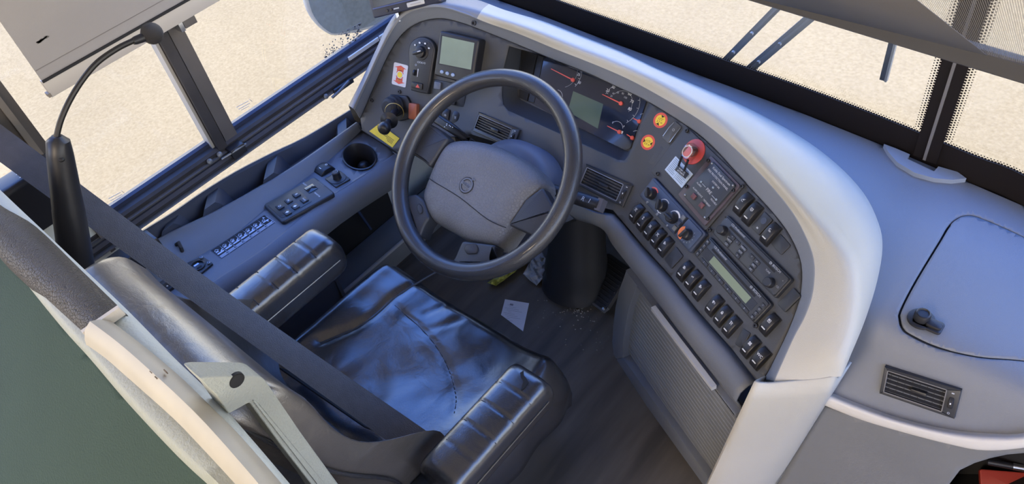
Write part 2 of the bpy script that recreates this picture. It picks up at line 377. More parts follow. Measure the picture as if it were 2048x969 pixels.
# ---- window 2: the windscreen
def wpt(px, py): p = atz(px, py, DTZ); return (p.x, p.y)
WPATH = [(WX, .50), (-.62, .585)] + [wpt(*q) for q in ((1000, -4), (1200, 70), (1400, 145), (1600, 219), (1770, 287), (1930, 357), (2048, 408))]
WPATH += [(1.15, .37), (1.45, .20), (1.70, -.05), (1.86, -.40)]
WP = crom(WPATH, 4)
def wall_strip(path, z0, z1, off, t=.005):       # upright strip following the windscreen curve, off = distance inwards
    nrm = []
    for i in range(len(path)):
        a, c = V(path[max(0, i - 1)]).to_2d(), V(path[min(len(path) - 1, i + 1)]).to_2d(); d = (c - a).normalized(); nrm.append(V((d.y, -d.x)))
    r0 = [V((p[0], p[1], 0)) + V((n.x, n.y, 0)) * off for p, n in zip(path, nrm)]; r1 = [V((p[0], p[1], 0)) + V((n.x, n.y, 0)) * (off - t) for p, n in zip(path, nrm)]
    b = MB(); b.loft([[(a.x, a.y, z0), (a.x, a.y, z1), (c.x, c.y, z1), (c.x, c.y, z0)] for a, c in zip(r0, r1)], cap0=True, cap1=True); return b
ws = tag(wall_strip(WP, .70, 2.15, -.006, .006).build('window_2', GLASS, smooth=60), kind='structure', label='windscreen glass in front of the dash')
FRIT = mat('black_frit', (.012, .009, .008), .6, spec=.12)
FZ = .838
wall_strip(WP, .60, FZ, .004, .004).build('black_band', FRIT, ws, smooth=60)
def along(path, s):                              # point at path length s
    for a, c in zip(path, path[1:]):
        a, c = V(a).to_2d(), V(c).to_2d(); l = (c - a).length
        if s <= l: d = (c - a) / l; return a + d * s, d
        s -= l
    return c, d
L_ = sum((V(c).to_2d() - V(a).to_2d()).length for a, c in zip(WP, WP[1:]))
dots = MB(); s = .25
while s < min(L_, 2.4):
    for r, (dz, sz) in enumerate(((.0028, .0018), (.0070, .0011))):
        p, d = along(WP, s + (.0025 if r else 0)); n_ = V((d.y, -d.x, 0)) * .0035; c = V((p.x, p.y, FZ + dz)) + n_; dd = V((d.x, d.y, 0)) * sz; u = V((0, 0, sz))
        dots.add([c - dd - u, c + dd - u, c + dd + u, c - dd + u], [(0, 1, 2, 3)])
    s += .0055
dots.build('frit_dots', FRIT, ws, smooth=0, kind='stuff')
# centre joint of the two windscreen halves
PX = atz(1850, 312, .80).x
def joint_y(x):
    for a, c in zip(WP, WP[1:]):
        if a[0] <= x <= c[0]: return a[1] + (c[1] - a[1]) * (x - a[0]) / (c[0] - a[0])
JY = joint_y(PX)
def upright(name, x0, x1, y, t, m, kind=None):
    b = MB(); b.box(x0, x1, y - t, y, .79, 2.15); return b.build(name, m, ws, smooth=0, kind=kind)
upright('joint_band', PX - .021, PX - .002, JY - .004, .004, FRIT); upright('joint_band', PX + .004, PX + .023, JY - .008, .004, FRIT)
upright('joint_gasket', PX - .002, PX + .0035, JY - .004, .008, mat('gasket_grey', (.14, .13, .125), .5))
d2 = MB(); z = .85
while z < 1.75:
    for k, sz in ((0, .0019), (1, .0015), (2, .0010)):
        for sg in (-1, 1):
            x = PX + .001 + sg * (.024 + .0052 * k); zz = z + (.0027 if k == 1 else 0)
            y = joint_y(x) - .005
            d2.add([(x - sz, y, zz - sz), (x + sz, y, zz - sz), (x + sz, y, zz + sz), (x - sz, y, zz + sz)], [(0, 1, 2, 3)])
    z += .0054
d2.build('frit_dots', FRIT, ws, smooth=0, kind='stuff')
tag(MB().box(-.75, 1.95, .10, .66, 2.16, 2.24, .01).build('trim_4', FRAME), kind='structure', label='header above the windscreen')

# ================================================================ DASHBOARD
dash = thing('dashboard', 'wraparound grey driver dashboard with pale hood and dark instrument face', 'dashboard', (.35, .25, FLZ))
ST = [((721,238),(709,220),(703,215),(697,211)), ((735,205),(722,190),(717,186),(712,182)), ((752,165),(740,152),(735,148),(730,146)),
      ((774,117),(762,104),(757,100),(753,97)), ((796,80),(784,62),(778,56),(774,52)), ((820,56),(806,33),(802,25),(798,20)),
      ((850,42),(838,18),(834,10),(832,4)), ((885,38),(880,14),(882,4),(886,-6)), ((925,47),(930,28),(937,10),(948,-2)),
      ((970,64),(978,47),(995,30),(1010,20)), ((1020,84),(1036,67),(1065,52),(1085,42)), ((1092,114),(1108,97),(1145,82),(1165,72)),
      ((1165,143),(1182,126),(1225,112),(1245,104)), ((1235,175),(1252,156),(1305,148),(1325,142)), ((1297,205),(1314,189),(1385,190),(1410,178)),
      ((1378,256),(1398,239),(1465,240),(1500,218)), ((1430,300),(1456,284),(1525,300),(1598,272)), ((1490,367),(1520,347),(1580,360),(1672,327)),
      ((1545,427),(1576,412),(1635,425),(1727,386)), ((1580,475),(1608,465),(1678,475),(1757,446)), ((1601,530),(1628,520),(1710,525),(1765,495)),
      ((1599,590),(1627,580),(1717,590),(1755,560)), ((1582,645),(1612,630),(1708,650),(1733,633)), ((1556,703),(1586,680),(1685,715),(1706,700)),
      ((1526,760),(1548,765),(1670,755),(1681,753))]
LIPW = .03
A3, B3, D3, C3 = [], [], [], []
for i, (a, b, d, c) in enumerate(ST):
    A3.append(face(*a, -.004)); B3.append(face(*b, LIPW)); zb = B3[-1].z
    if i <= 7: zc = zb - .045
    elif i <= 11: zc = (zb - .045) + (DTZ + .004 - zb + .045) * (i - 7) / 4.
    else: zc = DTZ + .004
    if i >= 22: zc = DTZ - .006 * (i - 21)
    C3.append(atz(*c, zc)); D3.append(atz(*d, max(zb + (.010 if i > 8 else .002), zc + .012)))
def t3(l): return [tuple(p) for p in l]
SUB = 4
Ac, Bc, Dc, Cc = (crom(t3(l), SUB) for l in (A3, B3, D3, C3))
lip = MB(); lip.loft([[V(a), V(a).lerp(V(b), .12) + (V(b) - V(a)).cross(V((0, 0, 0))) , V(a).lerp(V(b), .55) + V((0, 0, .004)), V(a).lerp(V(b), .88) + V((0, 0, .003)), V(b)] for a, b in zip(Ac, Bc)], close_u=False)
solid(lip.build('lip', LIPM, dash, world=True, smooth=50), .004, 1)
hood = MB(); rings = []
for b, d, c in zip(Bc, Dc, Cc):
    q = crom([b, d, c], 6); e_ = V(c); dr_ = .012 if len(rings) < len(Bc) - 10 else .001; rings.append([V(x) for x in q] + [e_ + (e_ - V(d)).normalized() * dr_ * .25 - V((0, 0, dr_))])
NH = 8 * SUB + 2
hood.loft(rings[NH:], close_u=False); hood.build('hood', HOODM, dash, world=True, smooth=60)
he = MB(); he.loft(rings[:NH + 1], close_u=False); he.build('hood_end', mat('hood_end_plastic', (.20, .205, .215), .48, bump=.2, bscale=900), dash, world=True, smooth=60)
# notch plug in the hood
nf = face(947, 46, LIPW + .004); MB().lathe([(.006, -.004), (.006, .001), (.003, .001), (.003, -.003)], nf, PL.n, 14).build('plug', BLACK, dash, world=True)

# ---- instrument face with the opening for the cluster
OPEN = [(1299,204),(1275,268),(1258,310),(1249,321),(1236,320),(1150,281),(1050,236),(1016,221),(1006,209),(1003,190),(1006,140),(1018,92),(1092,114),(1165,143),(1235,175)]
OPEN = [tuple(p) for p in OPEN]
top = [s[0] for s in ST]
face_out = [(p[0], p[1]) for p in crom([(s[0][0], s[0][1]) for s in ST], 4)]
SEAM = [(1515,764),(1463,697),(1396,622),(1340,551),(1288,494),(1239,436)]
low = [(1226,421),(1195,412),(1150,385),(1110,340),(1050,300),(1040,300),(940,268),(925,272),(900,275),(850,300),(792,303),(724,261)]
inst = patch(face_out + SEAM + low, lambda x, y: face(x, y), 13, holes=[OPEN])
solid(inst.build('instrument_face', FACEM, dash, world=True, smooth=60), .004, -1)
# ---- bullnose under the face
E3 = [face(*q, .001) for q in ((1150,395),(1195,418),(1226,424),(1239,436),(1288,494),(1340,551),(1396,622),(1463,697),(1514,761))]
CAB = Pl((.329, .068, .62), 27, 90)
G3 = [atz(1149,441,.62), atz(1200,457,.62), atz(1233,486,.62), CAB.at(1252,526), CAB.at(1281,564), CAB.at(1314,609), CAB.at(1374,690), CAB.at(1433,768), CAB.at(1481,825)]
Ec, Gc = crom(t3(E3), 4), crom(t3(G3), 4); bull = MB(); rr = []
for e, g in zip(Ec, Gc):
    e, g = V(e), V(g); o = V((-.4, -.75, .25)).normalized()
    rr.append([e + V((0, 0, -.006)), e.lerp(g, .1) + o * .014, e.lerp(g, .3) + o * .026, e.lerp(g, .55) + o * .026, e.lerp(g, .8) + o * .008, e.lerp(g, .95) + o * .001, g + V((.02, .04, 0))])
bull.loft(rr, close_u=False); solid(bull.build('bullnose', DASH, dash, world=True, smooth=60), .004, -1)

# ---- cabinet front with the roller shutter
c0 = CAB.at(1253, 714); CF = CAB.frame(c0)
def cab(px, py, w_=0): return loc(CF, CAB, px, py, w_)
fo = [cab(*q) for q in ((1262,536),(1246,580),(1239,612),(1234,650),(1232,680),(1235,716),(1248,736),(1418,970),(1483,832))]
op = [cab(*q) for q in ((1284,568),(1266,616),(1255,680),(1254,713),(1424,949),(1482,824))]
b = MB(); n = len(op)
b.prism([fo[8], fo[0], op[0], op[5]][::-1], -.01, .012, .003); b.prism(fo[0:6] + op[3::-1], -.01, .012, .003); b.prism([op[3], fo[5], fo[6], fo[7], op[4]], -.01, .012, .003)
cabf = b.build('cabinet_frame', DASH, dash, smooth=40); cabf.matrix_world = CF; 
cabf.matrix_parent_inverse = Matrix.Identity(4); cabf.matrix_basis = root_frame(dash).inverted() @ CF
def cchild(mb, name, m, **k):
    o = mb.build(name, m, dash, **k); o.matrix_basis = root_frame(dash).inverted() @ CF; return o
cchild(MB().prism([fo[0], fo[4], fo[6], fo[7], fo[8]], -.03, -.012), 'cabinet_recess', BLACKM, smooth=0)
cchild(MB().prism([(p[0], p[1]) for p in inset(op if area(op) > 0 else op[::-1], .004)], -.0115, -.0075), 'slat_glint_sheet', mat('slat_glint', (.42, .43, .44), .45), smooth=0)  # pale sheet behind the gaps, painting highlights along the slat edges
cchild(MB().prism([(fo[5][0] + .0, -.012), (fo[7][0], -.012), (fo[7][0], -.05), (fo[5][0], -.05)], -.03, .0), 'plinth', BLACKM, smooth=0)
def xlim(v, poly):
    xs = []
    for i in range(len(poly)):
        (x1, y1), (x2, y2) = poly[i - 1], poly[i]
        if (y1 - v) * (y2 - v) < 0: xs.append(x1 + (x2 - x1) * (v - y1) / (y2 - y1))
    return (min(xs), max(xs)) if len(xs) >= 2 else None
SLAT = mat('shutter_grey', (.185, .195, .205), .45, var=.06, vscale=15)
yb, yt = min(p[1] for p in op) + .014, max(p[1] for p in op) + .01; NS = 23; pit = (yt - yb) / NS
for k in range(NS):
    va, vb = yb + k * pit, yb + (k + 1) * pit - .0016; A_, B_ = xlim(max(va, min(p[1] for p in op) + .002), op), xlim(min(vb, max(p[1] for p in op) - .002), op)
    if not A_ or not B_: continue
    q = [(A_[0] - .004, va), (A_[1] + .004, va), (B_[1] + .004, vb), (B_[0] - .004, vb)]
    cchild(MB().prism(q, -.009, -.004, .0018, 1), 'slat', SLAT, smooth=25)
h0, h1 = cab(1312, 614, .01), cab(1434, 774, .01)
cchild(MB().bar((*h0, .016), (*h1, .016), .010, .010, up=(0, 0, 1)), 'shutter_handle', mat('handle_silver', (.50, .51, .52), .35, metal=.1), smooth=20, label='silver bar handle')
# ---- pale end column at the right of the cabinet
P1, P2 = face(1508, 764, .058), C3[-1] - V((0, 0, .003)); P3, P4 = CAB.at(1413, 968, .045), atz(1556, 966, .22)
ec = MB(); rr = []
o = V((.45, -.75, .30)).normalized()
tp_r = [face(1530, 752, .0), P1, P1.lerp(B3[-1], .7) + o * .006, B3[-1].lerp(D3[-1], .35) + o * .004, B3[-1].lerp(D3[-1], .75) + o * .003, D3[-1] + o * .001, P2, P2 + V((0, .05, -.02))]
bt_r = [P3 + V((.03, .05, 0)), P3, P3.lerp(P4, .12) + o * .020, P3.lerp(P4, .38) + o * .032, P3.lerp(P4, .66) + o * .032, P3.lerp(P4, .90) + o * .014, P4, P4 + V((0, .05, 0))]
for k in range(10):
    t = k / 9 * 1.12; rr.append([V(x) for x in crom([tuple(a.lerp(c, t)) for a, c in zip(tp_r, bt_r)], 3)])
ec.loft(rr, close_u=False); solid(ec.build('end_column', HOODM, dash, world=True, smooth=60), .004, -1)

# ---- flat top towards the windscreen and passenger side
RP = Pl((.80, .088, .765), 0, 68)
def dtop(px, py, k=.022):
    d1, d2 = dist(px, py, (0, 0, DTZ), V((0, 0, 1))), dist(px, py, RP.p, RP.n)
    if d2 < 0: return CAM + ray(px, py) * d1
    mx = max(d1, d2); return CAM + ray(px, py) * (mx + k * math.log(math.exp((d1 - mx) / k) + math.exp((d2 - mx) / k)))
LID = [(1797,640),(1799,622),(1828,565),(1878,482),(1896,452),(1912,437),(1932,430),(1962,436),(2048,474),(2220,560),(2215,745),(2048,724),(1955,716),(1872,697),(1818,672),(1802,658)]
LIDS = [(p[0], p[1]) for p in crom(LID, 8, close=True)]
cin = [(s[3][0] - 22, s[3][1] + 22) for s in ST[8:20]] + [(s[3][0] - 25, s[3][1]) for s in ST[20:25]]
toput = cin + [(1652,790),(1720,818),(1800,844),(1900,868),(1990,876),(2060,874),(2240,845),(2240,500),(2048,413),(1930,362),(1770,293),(1600,225),(1400,151),(1200,76),(1080,30),(1000,2),(955,-12)]
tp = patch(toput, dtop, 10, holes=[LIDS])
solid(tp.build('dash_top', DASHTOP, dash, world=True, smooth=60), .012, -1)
MB().add([atz(q[0] * 1.004 - 6, q[1] - 1, DTZ - .012) for q in LIDS], [tuple(range(len(LIDS)))]).build('lid_well', BLACKM, dash, world=True, smooth=0)
lc = (2000, 580); LIDI = [(x + (lc[0] - x) * .016 + (2 if x < 1900 else 0), y + (lc[1] - y) * .022) for x, y in LIDS]
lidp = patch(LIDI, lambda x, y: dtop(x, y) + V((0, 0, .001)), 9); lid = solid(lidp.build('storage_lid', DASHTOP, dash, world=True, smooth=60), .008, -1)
LF = mat_of(atz(1842, 640, DTZ), V((1, 0, 0)), V((0, 1, 0)), V((0, 0, 1)))
def lidchild(mb, name, m, **k): o = mb.build(name, m, lid, **k); o.matrix_basis = root_frame(dash).inverted() @ LF; return o
lidchild(MB().prism(circle(0, 0, .021), .0, .004, .002).prism(rrect(-.012, .034, -.016, .010, .005), .0, .004, .002), 'latch_plate', BLACK)
lidchild(MB().lathe([(.0125, .004), (.0125, .013), (.011, .017), (.009, .018), (.008, .016)], seg=24).prism(rrect(.008, .032, -.011, .005, .005), .004, .009, .002), 'latch_knob', BLACK)
# crescent cover at the foot of the windscreen joint
CR = [(1768,288),(1776,303),(1795,325),(1830,346),(1870,357),(1905,360),(1933,357),(1915,344),(1877,333),(1868,343),(1815,318),(1820,309),(1792,297)]
cr3 = MB(); pts = [atz(x, y, DTZ + .010) for x, y in CR]
cr3.add(pts + [p - V((0, 0, .014)) for p in pts], [tuple(range(13))] + [(i, (i + 1) % 13, (i + 1) % 13 + 13, i + 13) for i in range(13)])
cr3.build('joint_cover', mat('cover_plastic', (.26, .29, .34), .45, bump=.15, bscale=900), dash, world=True, smooth=30)
# pale strip under the right-hand vent
su = [(1648,780),(1720,809),(1800,837),(1900,860),(1990,868),(2060,866),(2240,840)]; sl = [(1640,808),(1720,840),(1800,864),(1900,890),(1970,902),(2060,895),(2240,865)]
sc_, sd_ = crom(su, 5), crom(sl, 5); rr = []
for u_, l_ in zip(sc_, sd_):
    a, z = RP.at(u_[0], u_[1], .0), RP.at(l_[0], l_[1], .010)
    rr.append([V(x) for x in crom([tuple(a + V((0, .02, 0))), tuple(a), tuple(RP.at(u_[0] * .75 + l_[0] * .25, u_[1] * .75 + l_[1] * .25, .016)), tuple(RP.at(u_[0] * .4 + l_[0] * .6, u_[1] * .4 + l_[1] * .6, .020)), tuple(z), tuple(z + V((0, .03, -.01)))], 3)])
st_ = MB(); st_.loft(rr, close_u=False); st_.build('pale_strip', mat('strip_pale_plastic', (.60, .57, .52), .45, bump=.15, bscale=900), dash, world=True, smooth=60)
# lower passenger-side panel with an open pocket
LP = Pl((.80, .040, .60), 0, 84)
lpo = [(1646,812),(1720,838),(1800,862),(1900,888),(1970,899),(2060,890),(2200,862),(2200,900),(2047,907),(2014,910),(1981,917),(1949,927),(1920,941),(1898,970),(1840,1060),(1520,1060),(1556,968)]
solid(patch(lpo, lambda x, y: LP.at(x, y), 16).build('lower_panel', mat('lower_panel_grey', (.175, .18, .185), .5, bump=.2, bscale=900, var=.05), dash, world=True, smooth=30), .005, -1)
pk = [LP.at(*q) for q in ((1860,1040),(1898,970),(1920,941),(1949,927),(1981,917),(2014,910),(2047,907),(2200,895),(2240,1060))]
pb = MB(); N_ = len(pk); back = [p + V((0, .12, -.02)) for p in pk]
pb.add(pk + back, [tuple(range(N_, 2 * N_))] + [(i, (i + 1) % N_, (i + 1) % N_ + N_, i + N_) for i in range(N_)])
pb.build('open_pocket', BLACKM, dash, world=True, smooth=0)

# ================================================================ DEVICES ON THE DASH FACE
def poly_on(fr, pl, pts, w=0): return [loc(fr, pl, *q, w) for q in pts]
def screw(parent, x, y, z, r=.0035, m=BLACK, name='screw', hole=True):
    b = MB(); b.lathe([(r, 0), (r, .003), (r * .75, .004), (r * .45, .004), (r * .4, .0015)] if hole else [(r, 0), (r * .9, .0012), (r * .5, .002)], (x, y, z), seg=12); return b.build(name, m, parent)
def flat(parent, name, m, polys, z, t=.0004, **k):
    b = MB()
    for p in polys: b.prism(p, z, z + t)
    return b.build(name, m, parent, smooth=0, **k)
def letters(parent, items, z, m=WHITE, name='lettering', rot=0.):   # every word a mesh of its own
    for it in items: o = MB().text(it[0], it[1], it[2], z, it[3], rot=it[4] if len(it) > 4 else rot).build(name, m, parent, smooth=0)
    return o

# ---- instrument cluster set deep in its opening
CD = -.045
GF = PA.frame(PA.at(1175, 200, CD))
clu = thing('instrument_cluster', 'instrument cluster with gauges and green display behind the steering wheel', 'instrument cluster', GF)
def g(px, py, w=CD): return loc(GF, PA, px, py, w)
BACK = [(1297,199),(1278,250),(1264,296),(1257,303),(1248,300),(1158,255),(1060,209),(1042,200),(1036,190),(1034,175),(1040,130),(1048,86),(1100,85),(1165,110),(1240,150)]
oc = [GF.inverted() @ face(x, y, -.001) for x, y in OPEN]; bk = [V((*g(x, y, CD), 0)) for x, y in BACK]
hw = MB(); hw.loft([oc, [a.lerp(b, .12) + V((0, 0, -.004)) for a, b in zip(oc, bk)], [a.lerp(b, .9) for a, b in zip(oc, bk)], bk], cap1=True)
hw.build('housing', mat('cluster_housing', (.055, .058, .066), .5, bump=.2, bscale=900), clu, smooth=50)
GLN = mat('gauge_glass', (.018, .024, .045), .10, spec=.6, coat=.5)
gl = MB().prism(rcorner([g(*q) for q in ((1088,108),(1295,200),(1262,297),(1252,301),(1104,229),(1064,207))], .003), .0005, .003).build('gauge_panel', GLN, clu, smooth=20)
MB().prism([g(*q) for q in ((1046,88),(1078,98),(1056,203),(1040,196))], .0005, .0045, .001).build('blank_panel', BLACKM, clu, smooth=20)
MB().prism([g(*q) for q in ((1080,99),(1092,103),(1070,207),(1058,204))], .0005, .0045, .001).build('blank_panel', mat('blank_black', (.012, .012, .014), .45), clu, smooth=20)
flat(clu, 'lcd_display', mat('cluster_lcd', (.105, .145, .115), .12), [[g(*q) for q in ((1148,183),(1208,209),(1197,258),(1137,224))]], .003)
def ring_arc(px, py, r, a0, a1, wd): x, y = g(px, py); return arc(x, y, r, a0, a1, wd, 16)
flat(clu, 'dial_ring', GREYPR, [ring_arc(1243,208,.046,-45,172,.0007), ring_arc(1243,208,.028,-20,150,.0005), ring_arc(1131,146,.046,-25,60,.0007), ring_arc(1131,146,.034,-60,60,.0004),
     ring_arc(1233,259,.017,25,140,.0009), ring_arc(1287,243,.016,75,140,.0009), ring_arc(1273,277,.016,75,140,.0009), ring_arc(1113,196,.018,20,100,.0009)], .003)
tk = []
for (cx_, cy_, r0, a0, a1, n_) in ((1243,208,.046,-40,168,10), (1131,146,.046,-20,40,4)):
    x, y = g(cx_, cy_)
    for k in range(n_):
        a = R_(a0 + (a1 - a0) * k / (n_ - 1)); c, s_ = math.cos(a), math.sin(a); q = []
        for rr_, sd in ((r0 - .005, -1), (r0 - .001, -1), (r0 - .001, 1), (r0 - .005, 1)): q.append((x + c * rr_ - s_ * sd * .0003, y + s_ * rr_ + c * sd * .0003))
        tk.append(q)
flat(clu, 'scale_ticks', WHITE, tk, .003)
letters(clu, [(t_, *g(px, py), sz) for t_, px, py, sz in (('25',1159,150,.0085),('30',1160,166,.0085),('20',1217,182,.0095),('30',1228,175,.0095),('60',1261,189,.0095),('70',1265,204,.0095),('80',1261,219,.0095),('E',1227,246,.006),('F',1249,254,.006))], .0031)
letters(clu, [(t_, *g(px, py), .006) for t_, px, py in (('20',1224,193),('40',1228,188),('60',1237,186),('80',1247,188),('100',1252,196))], .0031, GREYPR)
for a, b_ in (((1207,190),(1244,208)), ((1105,139),(1148,161)), ((1217,253),(1241,265)), ((1269,238),(1281,244)), ((1256,270),(1267,277))):
    p, q = g(*a), g(*b_); nb = MB(); d = (V(q) - V(p)).normalized(); nn = V((-d.y, d.x)) 
    nb.prism([tuple(V(p) + nn * .0007), tuple(V(p) - nn * .0007), tuple(V(q) - nn * .0014), tuple(V(q) + nn * .0014)], .0045, .006); nb.lathe([(.0045, .003), (.0045, .007), (.003, .008)], (*q, 0), seg=14)
    nb.build('needle', NEEDLE, clu, smooth=30)
flat(clu, 'fuel_symbol', WHITE, [[(g(1244,265)[0] + x, g(1244,265)[1] + y) for x, y in ((0, -.003), (.004, -.003), (.004, .003), (0, .003))]], .003)

# ---- square display unit
F, W_, H_ = quad_frame(PL, (879,61.5), (959,79), (944,172), (868,150), .03)
du = thing('display_unit', 'black boxy display unit with greenish screen above the steering wheel', 'display', F)
MB().prism(rrect(-W_/2, W_/2, -H_/2, H_/2, .006), -.004, .03, .004, 3).build('casing', BLACK, du, smooth=40)
MB().prism(rrect(-W_/2, W_/2, -H_/2 - .002, -H_/2 + .003, .001), .0, .012).build('lower_flange', BLACK, du)
flat(du, 'screen', LCD, [[loc(F, PL, *q, .03) for q in ((885,72),(949,86),(942,139.5),(879,127))]], .0301)
flat(du, 'screen_surround', mat('surround', (.012, .012, .014), .5), [[loc(F, PL, *q, .03) for q in ((882.5,69.5),(951.5,84.5),(944,142),(876.5,128.5))]], .0297)
for q in ((884,144),(895,147),(906,150)): x, y = loc(F, PL, *q, .03); MB().prism(circle(x, y, .0052, 20, .0042), .03, .032, .001).build('oval_button', mat('blue_grey_button', (.34, .43, .58), .4), du)
# ---- light switch panel
o = PL.at(845, 130); F = PL.frame(o)
ls = thing('light_switch_panel', 'teardrop light switch panel with round knob and hazard button left of the display', 'light switch', F)
pp = crom([(816,106),(818,91),(826,80),(838,74),(850,75),(861,81),(868,91),(870,104),(866,130)], 4) + [(861,160),(855,188.5),(838,185.5),(821,181),(818,150)]
p0 = [loc(F, PL, *q, .012) for q in pp]
MB().prism(p0, -.002, .012, .004, 3).build('bezel', DEV, ls, smooth=40)
p1 = inset(p0 if area(p0) > 0 else p0[::-1], .005); MB().prism(p1, .011, .0128, .0006).build('inset_plate', mat('inset_dark', (.022, .024, .030), .4), ls)
kx, ky = loc(F, PL, 843, 104, .013)
MB().prism(circle(kx, ky, .020, 32), .0125, .0145, .001).build('dial_plate', BLACK, ls)
kn = MB().lathe([(.0145, .013), (.0135, .024), (.011, .025)], (kx, ky, 0), seg=28).build('knob', BLACK, ls)
da = math.atan2(loc(F, PL, 857, 101, .02)[1] - loc(F, PL, 831, 109, .02)[1], loc(F, PL, 857, 101, .02)[0] - loc(F, PL, 831, 109, .02)[0]); c, s_ = math.cos(da), math.sin(da)
def rot2(pts, x, y): return [(x + c * a - s_ * b, y + s_ * a + c * b) for a, b in pts]
MB().prism(rot2(rrect(-.0165, .0135, -.004, .004, .0035), kx, ky), .024, .033, .003).build('pointer', DEV, kn)
flat(kn, 'pointer_mark', WHITE, [rot2([(.002, -.0008), (.012, -.0008), (.012, .0008), (.002, .0008)], kx, ky)], .0331)
ic = []
for q in ((830,90),(839,85.5),(850,87),(857.5,96.5)): x, y = loc(F, PL, *q, .0145); ic.append(circle(x, y, .0022, 10)); 
for q in ((839,85.5),(850,87),(857.5,96.5)): x, y = loc(F, PL, *q, .0145); ic += [rrect(x + .0012, x + .0034, y - .0016, y + .0016, .0004, 1)]
flat(ls, 'symbols', WHITE, ic, .0146)
ic = []
for q in ((836,124.5),(840,125),(844,126),(849,126.5)): x, y = loc(F, PL, *q, .0146); ic.append(arc(x, y, .002, 0, 360, .0008, 12)); ic.append(rrect(x - .0032, x - .0024, y - .0018, y + .0018, .0001, 1))
x, y = loc(F, PL, 831, 130, .0146); ic.append(arc(x, y, .0022, 0, 360, .001, 14)); flat(ls, 'symbols', GREYPR, ic, .0129)
x, y = loc(F, PL, 829.5, 145.5, .013); MB().lathe([(.006, -.003), (.0075, -.002), (.0075, .002), (.006, .003)], (x, y, .0125), (1, 0, 0), 20).build('thumbwheel', BLACK, ls)
x, y = loc(F, PL, 835.5, 146, .013); flat(ls, 'level_mark', WHITE, [[(x - .001, y - .010), (x + .0004, y - .010), (x + .0014, y + .010), (x - .001, y + .010)]], .0129)
hb = rcorner([loc(F, PL, *q, .013) for q in ((825,163.5),(846,168),(845,179.5),(824,174.5))], .0015); MB().prism(hb, .0125, .0165, .001).build('hazard_button', BLACK, ls)
tri = [loc(F, PL, *q, .0165) for q in ((835.5,168.5),(839.5,176.3),(831,174.8))]; flat(ls, 'hazard_triangle', mat('signal_red', (.75, .09, .06), .4), [tri], .0166)
# ---- off/on sticker
F, W_, H_ = quad_frame(PL, (789.5,124), (816.5,131.5), (812,175.5), (783,168))
sk = thing('label_sticker', 'white sticker with red arrows marked off and on', 'sticker', F)
MB().prism(rrect(-W_/2, W_/2, -H_/2, H_/2, .004), .0, .0012).build('paper', mat('sticker_white', (.66, .66, .70), .45), sk, smooth=0)
aw = W_ * .42
flat(sk, 'red_arrow', mat('arrow_red', (.70, .10, .05), .5), [[(0, H_*.42), (-aw, H_*.30), (-aw*.55, H_*.30), (-aw*.55, H_*.16), (aw*.55, H_*.16), (aw*.55, H_*.30), (aw, H_*.30)], [(0, -H_*.42), (aw, -H_*.30), (aw*.55, -H_*.30), (aw*.55, -H_*.16), (-aw*.55, -H_*.16), (-aw*.55, -H_*.30), (-aw, -H_*.30)], arc(0, 0, W_*.25, 20, 160, .002), arc(0, 0, W_*.25, 200, 340, .002)], .0013)
flat(sk, 'yellow_dot', mat('dot_yellow', (.90, .68, .04), .5), [circle(0, 0, W_*.17)], .0013)
letters(sk, [('off', 0, H_*.235, .0125)], .0017, mat('dot_yellow', (.9, .68, .04))); letters(sk, [('on', 0, -H_*.235, .0125)], .0017, mat('dot_yellow', (.9, .68, .04)))
s1 = thing('screw', 'small black screw below the off and on sticker', 'screw', PL.frame(PL.at(799.5, 183.5))); screw(s1, 0, 0, 0, .005)
s2 = thing('screw', 'black screw near the left rim of the dash', 'screw', PL.frame(face(744, 201, .001))); screw(s2, 0, 0, 0, .005)

# ---- parking brake lever
o = PL.at(797, 211); F = PL.frame(o)
pk_ = thing('parking_brake_lever', 'black parking brake lever with ribbed boot and round knob', 'lever', F)
MB().prism(rcorner([loc(F, PL, *q, .006) for q in ((778,189),(814,192),(821,206),(818,238),(800,243),(779,235)) ], .006), -.002, .008, .003).build('base_plate', BLACK, pk_, smooth=40)
MB().lathe([(.026, .006), (.027, .012), (.023, .016), (.027, .020), (.026, .026), (.021, .029), (.024, .034), (.021, .040), (.015, .043)], (0, 0, 0), (-.10, -.06, 1), 26).build('boot', RUBBER, pk_, smooth=25)
kp = F.inverted() @ hit(769, 256, o + PL.n * .125, PL.n); ax = kp.normalized(); L0 = kp.length
sh = MB().tube([ax * .035, ax * (L0 - .01)], [.009, .007], 14).build('shaft', BLACK, pk_)
MB().lathe([(.010, L0 - .050), (.021, L0 - .048), (.022, L0 - .045), (.012, L0 - .040), (.008, L0 - .038)], (0, 0, 0), ax, 24).build('collar', BLACK, pk_)
MB().lathe([(.007, L0 - .022), (.012, L0 - .014), (.0155, L0 - .004), (.0155, L0 + .006), (.011, L0 + .013), (.005, L0 + .015)], (0, 0, 0), ax, 24).build('knob', BLACK, pk_, smooth=60)
MB().lathe([(.0245, .044), (.0235, .046)], (0, 0, 0), ax, 24, cap=False).build('amber_ring', mat('amber', (.55, .36, .05), .4), pk_)
# ---- orange tab
F, W_, H_ = quad_frame(PL, (821,206), (838,208), (833,240), (817,237), .006)
ot = thing('release_tab', 'brick-orange plastic tab beside the parking brake lever', 'tab', F); MB().prism(rrect(-W_/2, W_/2, -H_/2, H_/2, .003), -.001, .012, .003).build('tab_body', mat('brick_orange', (.45, .13, .06), .5), ot)

